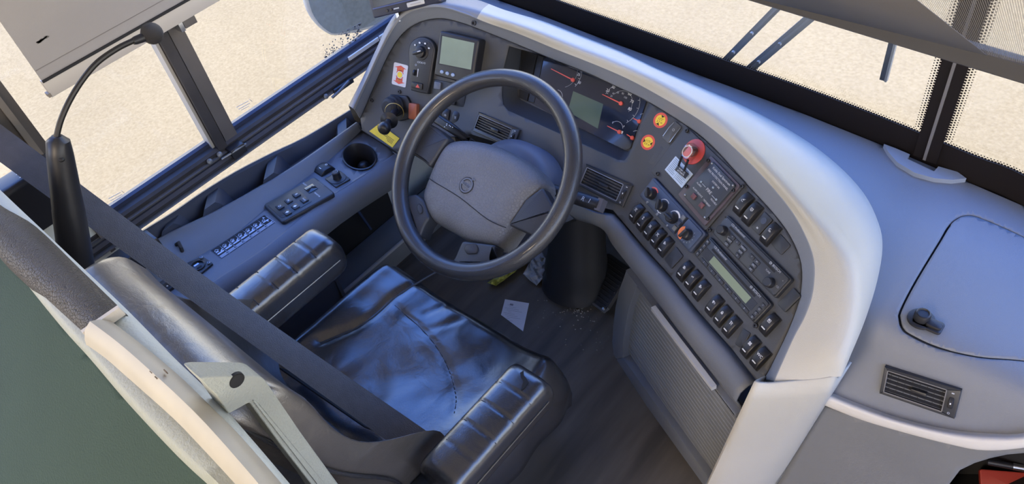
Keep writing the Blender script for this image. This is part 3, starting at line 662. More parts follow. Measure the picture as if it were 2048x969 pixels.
# ---- rocker switches
def rocker_mb(w_, h_, hi=.011):
    b = MB(); rings = []
    for k in range(11):
        t = -1 + 2 * k / 10.; y = t * h_ / 2 * (1 if abs(t) < 1 else 1); z = .0035 + (hi - .0035) * (1 - abs(t) ** 3.2); ww = w_ / 2 * (1 - .10 * abs(t) ** 4)
        rings.append([(-ww, y, -.002), (-ww, y, z - .0026), (-ww + .0008, y, z - .0009), (-ww + .0026, y, z), (ww - .0026, y, z), (ww - .0008, y, z - .0009), (ww, y, z - .0026), (ww, y, -.002)])
    return b.loft(rings, close_u=False, cap0=True, cap1=True)
def L(*pts, wd=.0011):                           # stroke
    out = []
    for a, b in zip(pts, pts[1:]):
        a, b = V(a), V(b); d = (b - a).normalized(); n_ = V((-d.y, d.x)) * wd / 2; d = d * wd * .3; out.append([tuple(a - n_ - d), tuple(b - n_ + d), tuple(b + n_ + d), tuple(a + n_ - d)])
    return out
U = .001
def sc(polys, k=1.): return [[(x * U * k, y * U * k) for x, y in p] for p in polys]
ICON = {
 'lamp': sc(sum([L((-3, 3), (3, 3), (1.5, 0), (-1.5, 0), (-3, 3), wd=1)], []) + L((-2, -1.5), (-3.2, -3.5), wd=.9) + L((0, -1.5), (0, -4), wd=.9) + L((2, -1.5), (3.2, -3.5), wd=.9)),
 'cross': sc(L((-3, 3), (3, -3.5), wd=1.2) + L((3, 3), (-3, -3.5), wd=1.2) + L((-3, 3), (3, 3), wd=1.1)),
 'twodots': sc([circle(0, 2.4, 2, 12), rrect(-1.8, 1.8, -3.6, -.6, .6, 2)]),
 'rays': sc(L((-3, 2.6), (3, 2.6), wd=1.1) + sum([L((x * .5, 1.2), (x, -3), wd=.8) for x in (-3, -1, 1, 3)], [])),
 'door': sc([[(-2.8, -3.2), (.6, -3.2), (.6, 3.2), (-2.8, 3.2)], [(1.4, -2), (3.4, -2), (3.4, 1), (1.4, 1)]]),
 'horn': sc([[(-3.2, .4), (1, .8), (3.4, 2.4), (3.4, -1.6), (1, 0), (-3.2, -.2)]] + L((-1, 0), (-1, -2.4), wd=.9)),
 'step': sc([[(-3, -3), (2, -3), (2, 3), (-3, 3)]] + L((2.8, -2), (3.6, .6), wd=.9)),
 'bus': sc([rrect(-3.2, 1, -1.4, 2.4, .6, 2), circle(-1, -2.4, 1.2, 10)] + [arc(2.4, -.6, 1.8, -90, 140, .9, 8)]),
 'lock': sc([rrect(-2.6, 2.6, -3.4, .6, .5, 2), arc(0, .6, 1.9, 0, 180, 1., 10)]),
 'man': sc(L((-3, 3), (2.5, 2.4), wd=1.3) + L((-2, 2.6), (-1.4, -3.4), wd=1.2) + L((1.4, 2.4), (2.6, -3.2), wd=1.2) + L((-1.6, -.4), (2, -.2), wd=1.1) + L((2.6, 2.4), (3.8, 1), wd=.9)),
 'fan': sc([circle(1.9, 1.9, 1.8, 12), circle(-1.9, 1.9, 1.8, 12), circle(1.9, -1.9, 1.8, 12), circle(-1.9, -1.9, 1.8, 12), circle(0, 0, 1.2, 10)]),
 'grid': sc(L((-3, 3), (3, 3), (3, -3), (-3, -3), (-3, 3), wd=1) + L((0, 3), (0, -3), wd=.9) + L((-3, 0), (3, 0), wd=.9) + [[(-2.6, .4), (-.4, .4), (-.4, 2.6), (-2.6, 2.6)]]),
 'sunlow': sc([circle(.8, 1.6, 1.7, 10)] + L((-2.6, .2), (-2.6, -3), (1.8, -3), wd=1.2) + L((3, 3.4), (3.8, 4.2), wd=.8)),
 'win': sc(L((-3, 2.6), (3, 2.6), (3, -1.6), (0, -3.2), (-3, -1.6), (-3, 2.6), wd=1.1) + [[(-1.4, -1), (1.4, -1), (0, 1.6)]]),
 'tool': sc([arc(-1, .8, 2, 40, 330, 1., 12)] + L((.4, -.6), (3, -2.6), wd=1.1) + L((-2.6, -3), (2.6, -3), wd=.9)),
 'spiral': sc([arc(0, 0, 2.8, -60, 230, 1.2, 14), circle(.4, 0, 1.2, 10)]),
 'axle': sc(L((-2.6, 3), (2.6, 3), wd=1.5) + L((-1.4, 3), (-1.4, -3), wd=1) + L((1.4, 3), (2.2, -3), wd=1) + L((-2, 0), (2, 0), wd=1)),
}
ICON['WC'] = None
def rocker(pl, px, py, w_, h_, icon, label, group=None, ang=0., hi=.011, slit=True):
    o = pl.at(px, py, .006) - pl.n * .006; ca, sa = math.cos(R_(ang)), math.sin(R_(ang)); ex = pl.ex * ca + pl.ey * sa; F = mat_of(o, ex, pl.n.cross(ex), pl.n)
    t = thing('rocker_switch', label, 'switch', F, group)
    MB().prism(rrect(-w_/2 - .0012, w_/2 + .0012, -h_/2 - .0012, h_/2 + .0012, .002), -.004, .001).build('switch_frame', BLACKM, t, smooth=0)
    MB_ = rocker_mb(w_, h_, hi); MB_.build('rocker', BLACK, t, smooth=30)
    if icon == 'WC': letters(t, [('WC', .0, h_ * .14, .0072)], hi + .0002)
    elif icon: flat(t, 'symbol', mat('symbol_print', (.50, .51, .53), .5), [[(x * .88, y * .88 + h_ * .17) for x, y in p] for p in ICON[icon]], hi - .0001, .0004)
    if slit: flat(t, 'indicator', mat('indicator_white', (.62, .62, .60), .35), [rrect(-.0045, .0045, -h_ * .24 - .0010, -h_ * .24 + .0010, .0008, 3)], hi - .0006, .0006)
    return t
RW, RH = .0186, .0395
GR = None
rocker(PB, 1271, 426, RW, RH, 'cross', 'black rocker switch with crossed lamp symbol, first of the five beside the climate panel', GR)
rocker(PB, 1285.5, 443, RW, RH, 'twodots', 'black rocker switch with two stacked round symbols beside the climate panel', GR)
rocker(PB, 1299.5, 459.5, RW, RH, 'rays', 'black rocker switch with downward rays symbol beside the climate panel', GR)
rocker(PB, 1314, 476, RW, RH, 'cross', 'black rocker switch with crossed symbol, fourth of the five beside the climate panel', GR)
rocker(PB, 1328.5, 493, RW, RH, 'door', 'black rocker switch with door symbol at the end of the five-switch row', GR)
rocker(PB, 1367.5, 542, RW, RH, 'step', 'black rocker switch with boxed step symbol beside the green radio display', GR)
rocker(PB, 1383.5, 560, RW, RH, 'horn', 'black rocker switch with small horn symbol beside the lower radio', GR)
rocker(PB, 1399.5, 580, RW, RH, 'door', 'black rocker switch with door symbol beside the lower radio', GR)
rocker(PB, 1426, 611, RW, RH, 'bus', 'black rocker switch with round bus symbol next to the padlock switch', GR)
rocker(PB, 1443, 632, RW, RH, 'lock', 'black rocker switch with white padlock symbol', GR)
rocker(PB, 1460.5, 653, RW, RH, 'man', 'black rocker switch with figure symbol on the far side of the padlock switch', GR)
rocker(PB, 1498, 694, RW, RH, 'fan', 'black rocker switch with white fan symbol', GR)
rocker(PB, 1518, 717, RW * 1.06, RH, 'WC', 'black rocker switch lettered WC in white', GR)
rocker(PB, 1536.5, 649, RW, RH, 'grid', 'black rocker switch with grid symbol standing alone below the lower radio', GR)
rocker(PB, 1484, 408, RW * 1.12, RH * 1.06, 'sunlow', 'tilted black rocker switch with sun symbol beside the fire panel', GR)
rocker(PB, 1501.5, 427, RW * 1.1, RH * 1.06, 'win', 'black rocker switch with window symbol above the upper radio', GR)
rocker(PB, 1538, 468, RW * 1.04, RH * 1.02, 'tool', 'black rocker switch with tool symbol next to the flat indicator plate', GR)
rocker(PL, 891, 237, .021, .046, 'spiral', 'grey-black rocker switch with spiral symbol behind the left stalk', GR, 0, .009, False)
rocker(PL, 911, 242, .021, .046, 'axle', 'grey-black rocker switch with axle symbol behind the left stalk', GR, 0, .009)
rocker(PL, 873, 229, .017, .046, None, 'blank dark rocker mostly hidden by the steering wheel rim', GR, 0, .009, False)
# blank covers
def cover(pl, quad, label, t=.0035, m=DEV, name='blank_cover', r=.003, extra=None):
    F, W_, H_ = quad_frame(pl, *quad); o = thing(name, label, 'cover', F)
    MB().prism(rrect(-W_/2, W_/2, -H_/2, H_/2, r), -.002, t, .0012).build('plate', m, o, smooth=40); return o, F, W_, H_
cover(PB, ((1352,493),(1367,510),(1345,542),(1331,520)), 'flat dark cover plate at the end of the five-switch row', .003)
cover(PB, ((1488,658),(1504,668),(1484,698),(1468,688)), 'flat dark cover plate between the figure and fan switches', .002)
cover(PB, ((1588.5,576),(1602,590),(1574,630),(1557,609)), 'dark rectangular cover plate at the right end of the dash face', .004)
cover(PB, ((1560,466),(1581,490),(1565,513),(1543,489)), 'dark cover plate beside the tool-symbol switch', .002)
o_, F, W_, H_ = cover(PB, ((1530,423),(1545,439),(1521,474),(1503,456)), 'flat indicator plate between two rocker switches above the upper radio', .003)
flat(o_, 'indicator_mark', GREYPR, [rrect(-.002, .002, -.012, -.009, .0005, 1)], .0031); flat(o_, 'round_spot', DEVB, [circle(0, .006, .006)], .0031)
cover(nearest(1315, 312), ((1321,289),(1332.5,302),(1310,336),(1297.5,327)), 'flat square cover plate below the height stickers', .002, FACEM)
o_, F, W_, H_ = cover(nearest(1345, 266), ((1351,242),(1365,254),(1341,290),(1327,278)), 'grey rocker cover with chrome edges above the red button', .006, mat('satin_grey', (.085, .09, .10), .35), 'chrome_edged_switch')
for sx_ in (-1, 1): MB().tube([(sx_ * W_/2, -H_*.40, .006), (sx_ * W_/2, H_*.1, .0085), (sx_ * W_ * .46, H_*.42, .007)], .0008, 6).build('chrome_edge', METAL, o_)
flat(o_, 'symbol', GREYPR, [arc(0, .006, .0022, 0, 360, .0007, 12)], .0062)

# ---- button field under the display, partly hidden by the wheel
F, W_, H_ = quad_frame(PL, (868,158), (937,172), (926,214), (856,200))
bf = thing('button_panel', 'dark button panel under the display, mostly behind the steering wheel rim', 'button panel', F)
MB().prism(rrect(-W_/2, W_/2, -H_/2, H_/2, .003), -.002, .003, .001).build('plate', DEV, bf)
x, y = loc(F, PL, 875, 170, .006); MB().prism(rrect(x - .010, x + .010, y - .011, y + .008, .003), .002, .008, .002).build('push_button', mat('blue_grey_key', (.11, .13, .18), .4), bf)
x, y = loc(F, PL, 903, 196, .006); MB().prism(rrect(x - .013, x + .013, y - .016, y + .016, .003), .002, .010, .002).build('push_button', BLACK, bf); flat(bf, 'button_mark', WHITE, [rrect(x - .003, x + .003, y - .004, y - .002, .0005, 1)], .0101)

# ---- air vents
def vent(pl, quad, label, nv=9, nh=5, wheel_w=.16):
    F, W_, H_ = quad_frame(pl, *quad); t = thing('air_vent', label, 'air vent', F)
    fw = W_ * wheel_w; x0, x1 = -W_/2 + .006, W_/2 - fw; y0, y1 = -H_/2 + .006, H_/2 - .006
    fr = MB()
    for q in ([(-W_/2, -H_/2), (W_/2, -H_/2), (x1, y0), (x0, y0)], [(W_/2, -H_/2), (W_/2, H_/2), (x1, y1), (x1, y0)], [(W_/2, H_/2), (-W_/2, H_/2), (x0, y1), (x1, y1)], [(-W_/2, H_/2), (-W_/2, -H_/2), (x0, y0), (x0, y1)]):
        fr.prism(q, -.015, .007, .0012)
    fr.build('frame', mat('vent_frame', (.035, .037, .043), .35), t, smooth=30)
    MB().box(x0, x1, y0, y1, -.016, -.014).build('duct', BLACKM, t, smooth=0)
    for e0, e1 in (((x0, y0), (x0, y1)), ((x0, y1), (x1, y1)), ((x0, y0), (x1, y0)), ((x1, y0), (x1, y1))): MB().bar((*e0, .0068), (*e1, .0068), .0016, .0014).build('edge_trim', mat('vent_edge', (.20, .20, .21), .3, metal=.3), t, smooth=0)
    for k in range(nv):
        x = x0 + (x1 - x0) * (k + .5) / nv; MB().box(x - .0006, x + .0006, y0, y1, -.012, .0005).build('vane', BLACK, t, smooth=0)
    for k in range(nh):
        y = y0 + (y1 - y0) * (k + .5) / nh; MB().add([(x0, y - .0022, .0056), (x1, y - .0022, .0056), (x1, y + .0012, -.004), (x0, y + .0012, -.004), (x0, y - .0006, .0060), (x1, y - .0006, .0060), (x1, y + .0026, -.0035), (x0, y + .0026, -.0035)], [(0, 1, 2, 3), (4, 7, 6, 5), (0, 4, 5, 1), (3, 2, 6, 7), (0, 3, 7, 4), (1, 5, 6, 2)]).build('fin', mat('vent_fin', (.055, .055, .058), .35), t, smooth=0)
    MB().prism(rrect(-.012, .012, -.003, .003, .0015), .003, .0095, .001).build('tab', BLACK, t)
    xw = (x1 + W_/2) / 2; MB().lathe([(.011, -.0035), (.0125, -.0025), (.0125, .0025), (.011, .0035)], (xw, 0, .0005), (1, 0, 0), 24).build('thumbwheel', RUBBER, t, smooth=25)
    flat(t, 'mark', WHITE, [rrect(xw - .0006, xw + .0012, .0005, .0035, .0003, 1)], .0132); flat(t, 'symbols', GREYPR, [rrect(xw - .002, xw + .002, H_*.32, H_*.36, .0004, 1), arc(xw, -H_*.36, .0016, 0, 360, .0007, 10)], .0071)
    return t
vent(PA, ((959,222.5),(1042,262),(1029,297),(948,264)), 'black air vent to the left of the steering column', 9, 6)
vent(PA, ((1173,328),(1265,371),(1251,417),(1160,372)), 'black air vent by the right rim of the steering wheel', 9, 6)
vent(RP, ((1776,731),(1930,781),(1905,833),(1757,783)), 'black air vent on the passenger side above the pale strip', 8, 5, .17)

# ---- clearance stickers
def clearance(px, py, l1, l2, label, rot):
    q = nearest(px, py); F = q.frame(q.at(px, py)); t = thing('clearance_sticker', label, 'sticker', F)
    MB().prism(circle(0, 0, .0158, 32), 0, .0006).build('red_ring', mat('sticker_red', (.72, .10, .07), .45), t, smooth=0)
    MB().prism(circle(0, 0, .0112, 32), .0006, .0009).build('yellow_disc', mat('sticker_yellow', (.88, .62, .05), .45), t, smooth=0)
    a = R_(rot)
    flat(t, 'black_wedges', BLACKM, [[(math.cos(a + b) * .0112 * k, math.sin(a + b) * .0112 * k) for b, k in ((d - .38, 1.), (d + .38, 1.), (d, .55))] for d in (0, math.pi)], .001)
    letters(t, [(l1, 0, .0022, .0062), (l2, 0, -.0040, .0062)], .0011, BLACKM)
clearance(1321, 241, "12'2\"", '3.7 m', 'round red and yellow clearance sticker reading 3.7 m, the upper one', 80)
clearance(1296, 285, "11'5\"", '3.5 m', 'round red and yellow clearance sticker reading 3.5 m, the lower one', 0)

# ---- suppression button panel + fire panel
F, W_, H_ = quad_frame(PB, (1374,248), (1492,372), (1414,461), (1303,349))
mp_ = thing('mounting_plate', 'dark plate carrying the red button and the fire panel', 'panel', F)
MB().prism(rrect(-W_/2, W_/2, -H_/2, H_/2, .006), -.002, .004, .002).build('plate', mat('plate_dark', (.050, .052, .060), .48, bump=.2, bscale=900), mp_)
for q in ((1374.7,261.7),(1316,348),(1485,373.6),(1420,461)): screw(mp_, *loc(F, PB, *q, .004), .004, .0042)
F, W_, H_ = quad_frame(PB, (1421,310.5), (1479,368.7), (1412.6,456.5), (1358,392), .006)
fp = thing('fire_panel', 'dark purple-edged fire protection panel with two square keys', 'control panel', F)
MB().prism(rrect(-W_/2, W_/2, -H_/2, H_/2, .004), .004, .008, .001).build('back_plate', mat('purple_grey', (.085, .065, .078), .4, var=.15, vscale=20), fp)
T4 = [loc(F, PB, *q, .012) for q in ((1428.7,323),(1467.5,362.5),(1409.5,443),(1367,396))]
T4 = T4 if area(T4) > 0 else T4[::-1]; cx_, cy_ = sum(p[0] for p in T4) / 4, sum(p[1] for p in T4) / 4; fw, fh = W_ * .80, H_ * .86
MB().prism(rrect(cx_ - fw/2, cx_ + fw/2, cy_ - fh/2, cy_ + fh/2, .004), .008, .013, .001).build('face_plate', mat('fire_face', (.042, .046, .054), .38), fp)
def fpos(u, v_): return (cx_ + u * fw / 2, cy_ + v_ * fh / 2)
letters(fp, [('Kidde Dual Spectrum', *fpos(.04, .83), .0064), ('FIRE PROTECTION PANEL', *fpos(0, .62), .0056), ('SYSTEM OK', *fpos(.12, .40), .0046), ('FIRE', *fpos(.05, -.02), .0085), ('ALARM', *fpos(-.66, -.14), .0046), ('TROUBLE', *fpos(.68, -.18), .0046), ('ALARM SILENCE', *fpos(-.42, -.42), .0044), ('TEST/RESET', *fpos(.42, -.44), .0044)], .0131, mat('panel_print', (.58, .58, .58), .5))
flat(fp, 'line_mark', GREYPR, [rrect(*fpos(-.56, 0)[:1], fpos(-.25, 0)[0], fpos(0, -.01)[1], fpos(0, .01)[1], .0001, 1), rrect(fpos(.35, 0)[0], fpos(.62, 0)[0], fpos(0, -.05)[1], fpos(0, -.03)[1], .0001, 1)], .0131)
for u, v_ in ((-.66, .02), (.72, -.02), (.12, .24)): MB().lathe([(.0022, .012), (.0022, .0145), (.0012, .0155)], (*fpos(u, v_), 0), seg=12).build('lamp', mat('lamp_grey', (.30, .36, .42), .25), fp)
for u in (-.42, .30): x, y = fpos(u, -.66); MB().prism(rrect(x - .0052, x + .0052, y - .0052, y + .0052, .0008, 2), .0128, .016, .001).build('square_key', mat('maroon_key', (.15, .06, .065), .4), fp)
for u, v_ in ((-.90, .92), (.90, .92), (-.90, -.92), (.90, -.92)): screw(fp, *fpos(u, v_), .013, .0022, METAL, hole=False)
for u, v_ in ((-.92, .80), (.93, .70), (-.93, -.5), (.90, -.72)): screw(fp, u * W_/2, v_ * H_/2, .008, .0036)
F = PB.frame(PB.at(1388, 304, .004))
rb = thing('emergency_button', 'red push button under a clear guard on a red disc', 'button', F)
MB().prism(circle(0, 0, .0255, 36), 0, .002, .0008).build('red_disc', RED, rb)
tp_ = F.inverted() @ hit(1375, 303.5, PB.at(1388, 304) + PB.n * .040, PB.n)
MB().tube([(0, 0, .001), tp_ * .55, tp_ * .97], [.010, .0095, .009], 20).build('button_stem', mat('stem_dark', (.10, .05, .05), .4), rb)
MB().lathe([(.009, -.006), (.0105, -.004), (.0105, 0), (.009, .001)], tp_, (0, 0, 1), 24).build('button_cap', mat('cap_red', (.60, .17, .16), .45), rb)
gu = MB(); gr_ = [rrect(-.0155, .0155, -.0155, .0155, .009, 3)] 
gu.loft([[(tp_.x * .35 + x, tp_.y * .35 + y, tp_.z * .35) for x, y in gr_[0]], [(tp_.x * .95 + x * .95, tp_.y * .95 + y * .95, tp_.z * .92) for x, y in gr_[0]], [(tp_.x + x * .80, tp_.y + y * .80, tp_.z + .0015) for x, y in gr_[0]], [(tp_.x + x * .68, tp_.y + y * .68, tp_.z + .001) for x, y in gr_[0]]])
gu.build('clear_guard', glass_mat('clear_plastic', (.80, .76, .68), .18), rb, smooth=25)
MB().tube([(tp_.x + .0108 * math.cos(2 * math.pi * k / 28), tp_.y + .0108 * math.sin(2 * math.pi * k / 28), tp_.z + .001) for k in range(28)], .0009, 6, close=True).build('guard_ring', mat('ring_white', (.70, .66, .62), .4), rb)
for xx in (-.011, .008): MB().bar((tp_.x + xx, tp_.y - .012, tp_.z * .8), (tp_.x * .6 + xx, -.038, .010), .0034, .003).build('guard_arm', BLACK, rb, smooth=0)
F2, W_, H_ = quad_frame(PB, (1351,311.7), (1386.6,349), (1364,377), (1331,341), .004)
ns = thing('notice_sticker', 'pale blue printed notice below the red button', 'sticker', F2)
MB().prism(rrect(-W_/2, W_/2, -H_/2, H_/2, .0008, 1), .0044, .0052).build('paper', mat('notice_blue', (.52, .62, .74), .5), ns, smooth=0)
b = MB()
for k in range(9):
    for sx_ in (-1, 1):
        y = H_ * (.40 - .095 * k); x0 = -W_*.44 if sx_ < 0 else W_*.05; b.box(x0, x0 + W_ * (.36 if k % 3 else .28), y - .0005, y + .0005, .0052, .0054)
b.box(-.0003, .0003, -H_*.45, H_*.1, .0052, .0054); b.build('printed_lines', mat('notice_ink', (.16, .22, .32), .6), ns, smooth=0, kind='stuff')
F3, W_, H_ = quad_frame(PB, (1356,333), (1374,349), (1370,354), (1352,339), .012)
bt = thing('instruction_tag', 'small black lettered tag hanging from the guard of the red button', 'tag', F3)
MB().prism(rrect(-W_/2 - .002, W_/2 + .002, -.006, .006, .001), .0105, .0122, .0005).build('tag_plate', BLACK, bt); letters(bt, [('PUSH TO', 0, .0022, .0046), ('ACTIVATE', 0, -.0026, .0046)], .0123)

# ---- climate panel
F, W_, H_ = quad_frame(PB, (1306,352), (1410,466), (1382,509), (1278,393), .010)
cp = thing('climate_panel', 'blue-grey climate control panel with four rotary knobs', 'control panel', F)
MB().prism(rrect(-W_/2, W_/2, -H_/2, H_/2, .005), -.003, .010, .003).build('bezel', DEVB, cp, smooth=40)
xs = [loc(F, PB, *q, .012)[0] for q in ((1304,389),(1325.5,413),(1346,437),(1376,470))]; ys = [loc(F, PB, *q, .012)[1] for q in ((1304,389),(1325.5,413),(1346,437),(1376,470))]
MB().prism(rrect(-W_/2 + .006, (xs[2] + xs[3]) / 2 - .003, -H_/2 + .005, H_/2 - .005, .004), .010, .0112, .0005).build('inset_plate', mat('inset_blue', (.055, .075, .125), .4), cp)
MB().prism(rrect((xs[2] + xs[3]) / 2 + .003, W_/2 - .005, -H_/2 + .004, H_/2 - .004, .004), .010, .0128, .0008).build('inset_plate', mat('inset_blue', (.055, .075, .125)), cp)
for k, (x, y) in enumerate(zip(xs, ys)):
    kb = MB().lathe([(.0115, .011), (.0115, .014), (.0100, .024), (.008, .0255)], (x, y, 0), seg=26).build('rotary_knob', BLACK if k < 3 else mat('knob_black', (.02, .02, .024), .35), cp)
    a = R_((135, 120, 5, 80)[k]); c, s_ = math.cos(a), math.sin(a)
    MB().prism(rot2(rrect(-.0105, .0105, -.0028, .0028, .002), x, y), .024, .031, .0015).build('grip', BLACK, kb)
    if k == 3: flat(cp, 'orange_sector', ORANGE, [arc(x, y, .0095, 120, 285, .0075, 12)], .0257)
flat(cp, 'red_scale', mat('scale_red', (.75, .12, .10), .4), [arc(xs[0], ys[0], .0138, 50, 140, .0028)], .0113); flat(cp, 'blue_scale', mat('scale_blue', (.12, .35, .85), .4), [arc(xs[0], ys[0], .0138, 150, 240, .0014)], .0113)
flat(cp, 'white_scale', WHITE, [arc(xs[1], ys[1], .0145, 60, 300, .0012), arc(xs[2], ys[2], .0148, 40, 110, .0034), arc(xs[2], ys[2], .0148, 110, 190, .0018)], .0113)
ic = [circle(xs[1] + .012 * math.cos(R_(a)) , ys[1] + .0155 * math.sin(R_(a)), .0011, 8) for a in (70, 160, 200, 280)] + [arc(xs[1] + .002, ys[1] - .019, .002, 0, 360, .0008, 10), arc(xs[0] + .004, ys[0] - .018, .002, 0, 300, .001, 8), arc(xs[2] + .001, ys[2] - .018, .0016, 0, 300, .0009, 8)]
ic += [circle(xs[3] + .0155 * math.cos(R_(a)), ys[3] + .0155 * math.sin(R_(a)), .0008, 6) for a in range(-150, 75, 25)]
flat(cp, 'scale_marks', GREYPR, ic, .0130)
xm = (xs[2] + xs[3]) / 2 - .0075
for k, dy in enumerate((.013, 0, -.013)): MB().prism(rrect(xm - .005, xm + .004, dy - .0048, dy + .0048, .0008, 2), .0112, .0135, .0006).build('square_key', (GREYP, DEVB, GREYP)[k], cp)
flat(cp, 'divider', BLACKM, [rrect((xs[2] + xs[3]) / 2 - .002, (xs[2] + xs[3]) / 2 + .0015, -H_*.42, H_*.40, .0008, 2)], .0113)

# ---- the two radios
def radio(quad, label, lcd):
    F, W_, H_ = quad_frame(PB, *quad, .010); t = thing('car_radio', label, 'radio', F)
    MB().prism(rrect(-W_/2, W_/2, -H_/2, H_/2, .004), -.003, .009, .002).build('bezel', DEV, t); MB().prism(rrect(-W_/2 + .003, W_/2 - .003, -H_/2 + .0025, H_/2 - .0025, .003), .009, .012, .0008).build('faceplate', mat('radio_face', (.040, .044, .052), .4, bump=.05, bscale=1500), t)
    flat(t, 'disc_slot', BLACKM, [rrect(-W_*.37, W_*.33, H_*.20, H_*.29, .001, 2)], .0121)
    letters(t, [('CD Professional', -W_*.27, H_*.38, .0058), ('BOSCH', W_*.32, H_*.38, .0062)], .0121, GREYPR)
    flat(t, 'maker_mark', GREYPR, [arc(W_*.235, H_*.38, .0021, 0, 360, .0007, 12), rrect(W_*.235 - .0012, W_*.235 + .0012, H_*.38 - .0003, H_*.38 + .0003, .0001, 1)], .0121)
    def key(x, y, w_, h_, mark):
        k = MB().prism(rrect(x - w_/2, x + w_/2, y - h_/2, y + h_/2, .0008, 2), .0118, .0136, .0006).build('key', mat('radio_key', (.028, .030, .036), .4), t); letters(k, [(mark, x, y, .0048)], .01365, GREYPR, 'key_mark')
    if lcd:
        flat(t, 'lcd_surround', BLACK, [rrect(-W_*.43, W_*.40, -H_*.24, H_*.13, .001, 2)], .0121); flat(t, 'lcd_display', mat('radio_lcd', (.205, .25, .150), .3), [[(-W_*.30, -H_*.21), (W_*.31, -H_*.21), (W_*.31, H_*.11), (-W_*.30, H_*.11)]], .0124)
        for k in range(6): key(-W_*.34 + k * W_*.135, -H_*.36, W_*.115, H_*.13, str(k + 1))
        for k, mk in enumerate(('M', 'S', 'A', 'F')): key(-W_*.465, H_*.30 - k * H_*.21, W_*.045, H_*.17, mk)
        for k, mk in enumerate(('^', 'O', 'C', 'D')): key(W_*.455, H_*.24 - k * H_*.2, W_*.05, H_*.16, mk)
    else:
        for x, y in ((-W_*.40, -H_*.06), (W_*.37, -H_*.18)):
            kb = MB().lathe([(.0095, .0115), (.009, .013), (.0085, .023), (.007, .0245)], (x, y, 0), seg=24).build('rotary_knob', BLACK, t)
        for x, y, mk in ((-.27, .02, '^'), (-.27, -.17, 'NEXT'), (-.27, -.36, 'CD'), (-.19, .02, 'v'), (-.09, .02, 'MENU'), (-.09, -.17, 'RDS'), (-.09, -.36, 'b'), (.04, .02, '^'), (.12, .02, 'M'), (.12, -.17, 'SRC'), (.12, -.36, 'AS')): key(W_*x, H_*y, W_*.07, H_*.16, mk)
        for x, y, mk in ((.45, .2, '^'), (.45, -.1, 'CD'), (.27, .06, 'TUNE'), (-.46, .36, '-'), (-.30, -.1, 'ON')): letters(t, [(mk, W_*x, H_*y, .0045)], .0121, GREYPR)
    for x, y in ((-.485, .40), (.485, .40), (-.485, -.40), (.485, -.40)): flat(t, 'pin_hole', BLACKM, [circle(W_*x, H_*y, .0016, 10)], .0121)
radio(((1455,431),(1584,559),(1549,597),(1422,465)), 'upper car radio with two round knobs and no screen', False)
radio(((1418.5,473.3),(1543.4,608),(1506.7,648),(1388.6,510)), 'lower car radio with a long green display', True)
for q, tx in (((1396,472.5), 'black hex screw at the corner between climate panel and radios'), ((1512,652), 'recessed screw below the corner of the lower radio')):
    s1 = thing('screw', tx, 'screw', PB.frame(PB.at(*q))); screw(s1, 0, 0, 0, .0045)

# ================================================================ LEFT CONSOLE
con = thing('side_console', 'blue-grey console under the side window with cup holder, tray and keypad', 'console', (-.58, -.2, FLZ))
class CPl(Pl):                                   # the console's gently sloping top
    def __init__(s):
        s.p = V((0, 0, .6)); s.n = V((0, .08, 1)).normalized(); s.ex = V((1, 0, 0)); s.ey = s.n.cross(s.ex)
CP = CPl()
CUPO = [(719.5 + 33 * math.cos(2 * math.pi * k / 32), 315.5 + 25.5 * math.sin(2 * math.pi * k / 32) + 2 * math.cos(2 * math.pi * k / 32)) for k in range(32)]
l3 = [(318,566),(360,535),(411,505),(463,474),(532,417),(610,358),(658,321),(723,261)]
l4 = [(788,304),(783,316),(653,399),(532,497),(424,568),(372,614),(342,602),(315,588)]
def cpt(x, y): return CP.at(x, y)
CONM = mat('console_plastic', (.125, .138, .165), .48, bump=.2, bscale=900, var=.05, vscale=5)
solid(patch(l3 + l4, cpt, 14, holes=[CUPO]).build('console_top', CONM, con, world=True, smooth=60), .004, -1)
cup = [CP.at(*q) for q in CUPO]; cc = sum(cup, V()) / len(cup)
b = MB(); b.loft([[p + V((0, 0, .001)) for p in cup], [cc + (p - cc) * 1.05 + V((0, 0, .004)) for p in cup], [cc + (p - cc) * .98 + V((0, 0, .005)) for p in cup], [cc + (p - cc) * .93 + V((0, 0, -.002)) for p in cup], [cc + (p - cc) * .88 + V((0, 0, -.075)) for p in cup]], cap1=True)
b.build('cup_holder', mat('cup_black', (.030, .031, .036), .4), con, world=True, smooth=50)
q = hit(727, 331, cc + V((0, 0, -.045)), V((0, 0, 1))); ck = thing('loose_knob', 'black ball knob lying in the cup holder', 'knob', q)
MB().sphere((0, 0, -.008), .019, 18).build('ball', BLACK, ck, smooth=80); MB().lathe([(.008, -.03), (.008, -.012)], seg=14).build('stem', BLACK, ck)
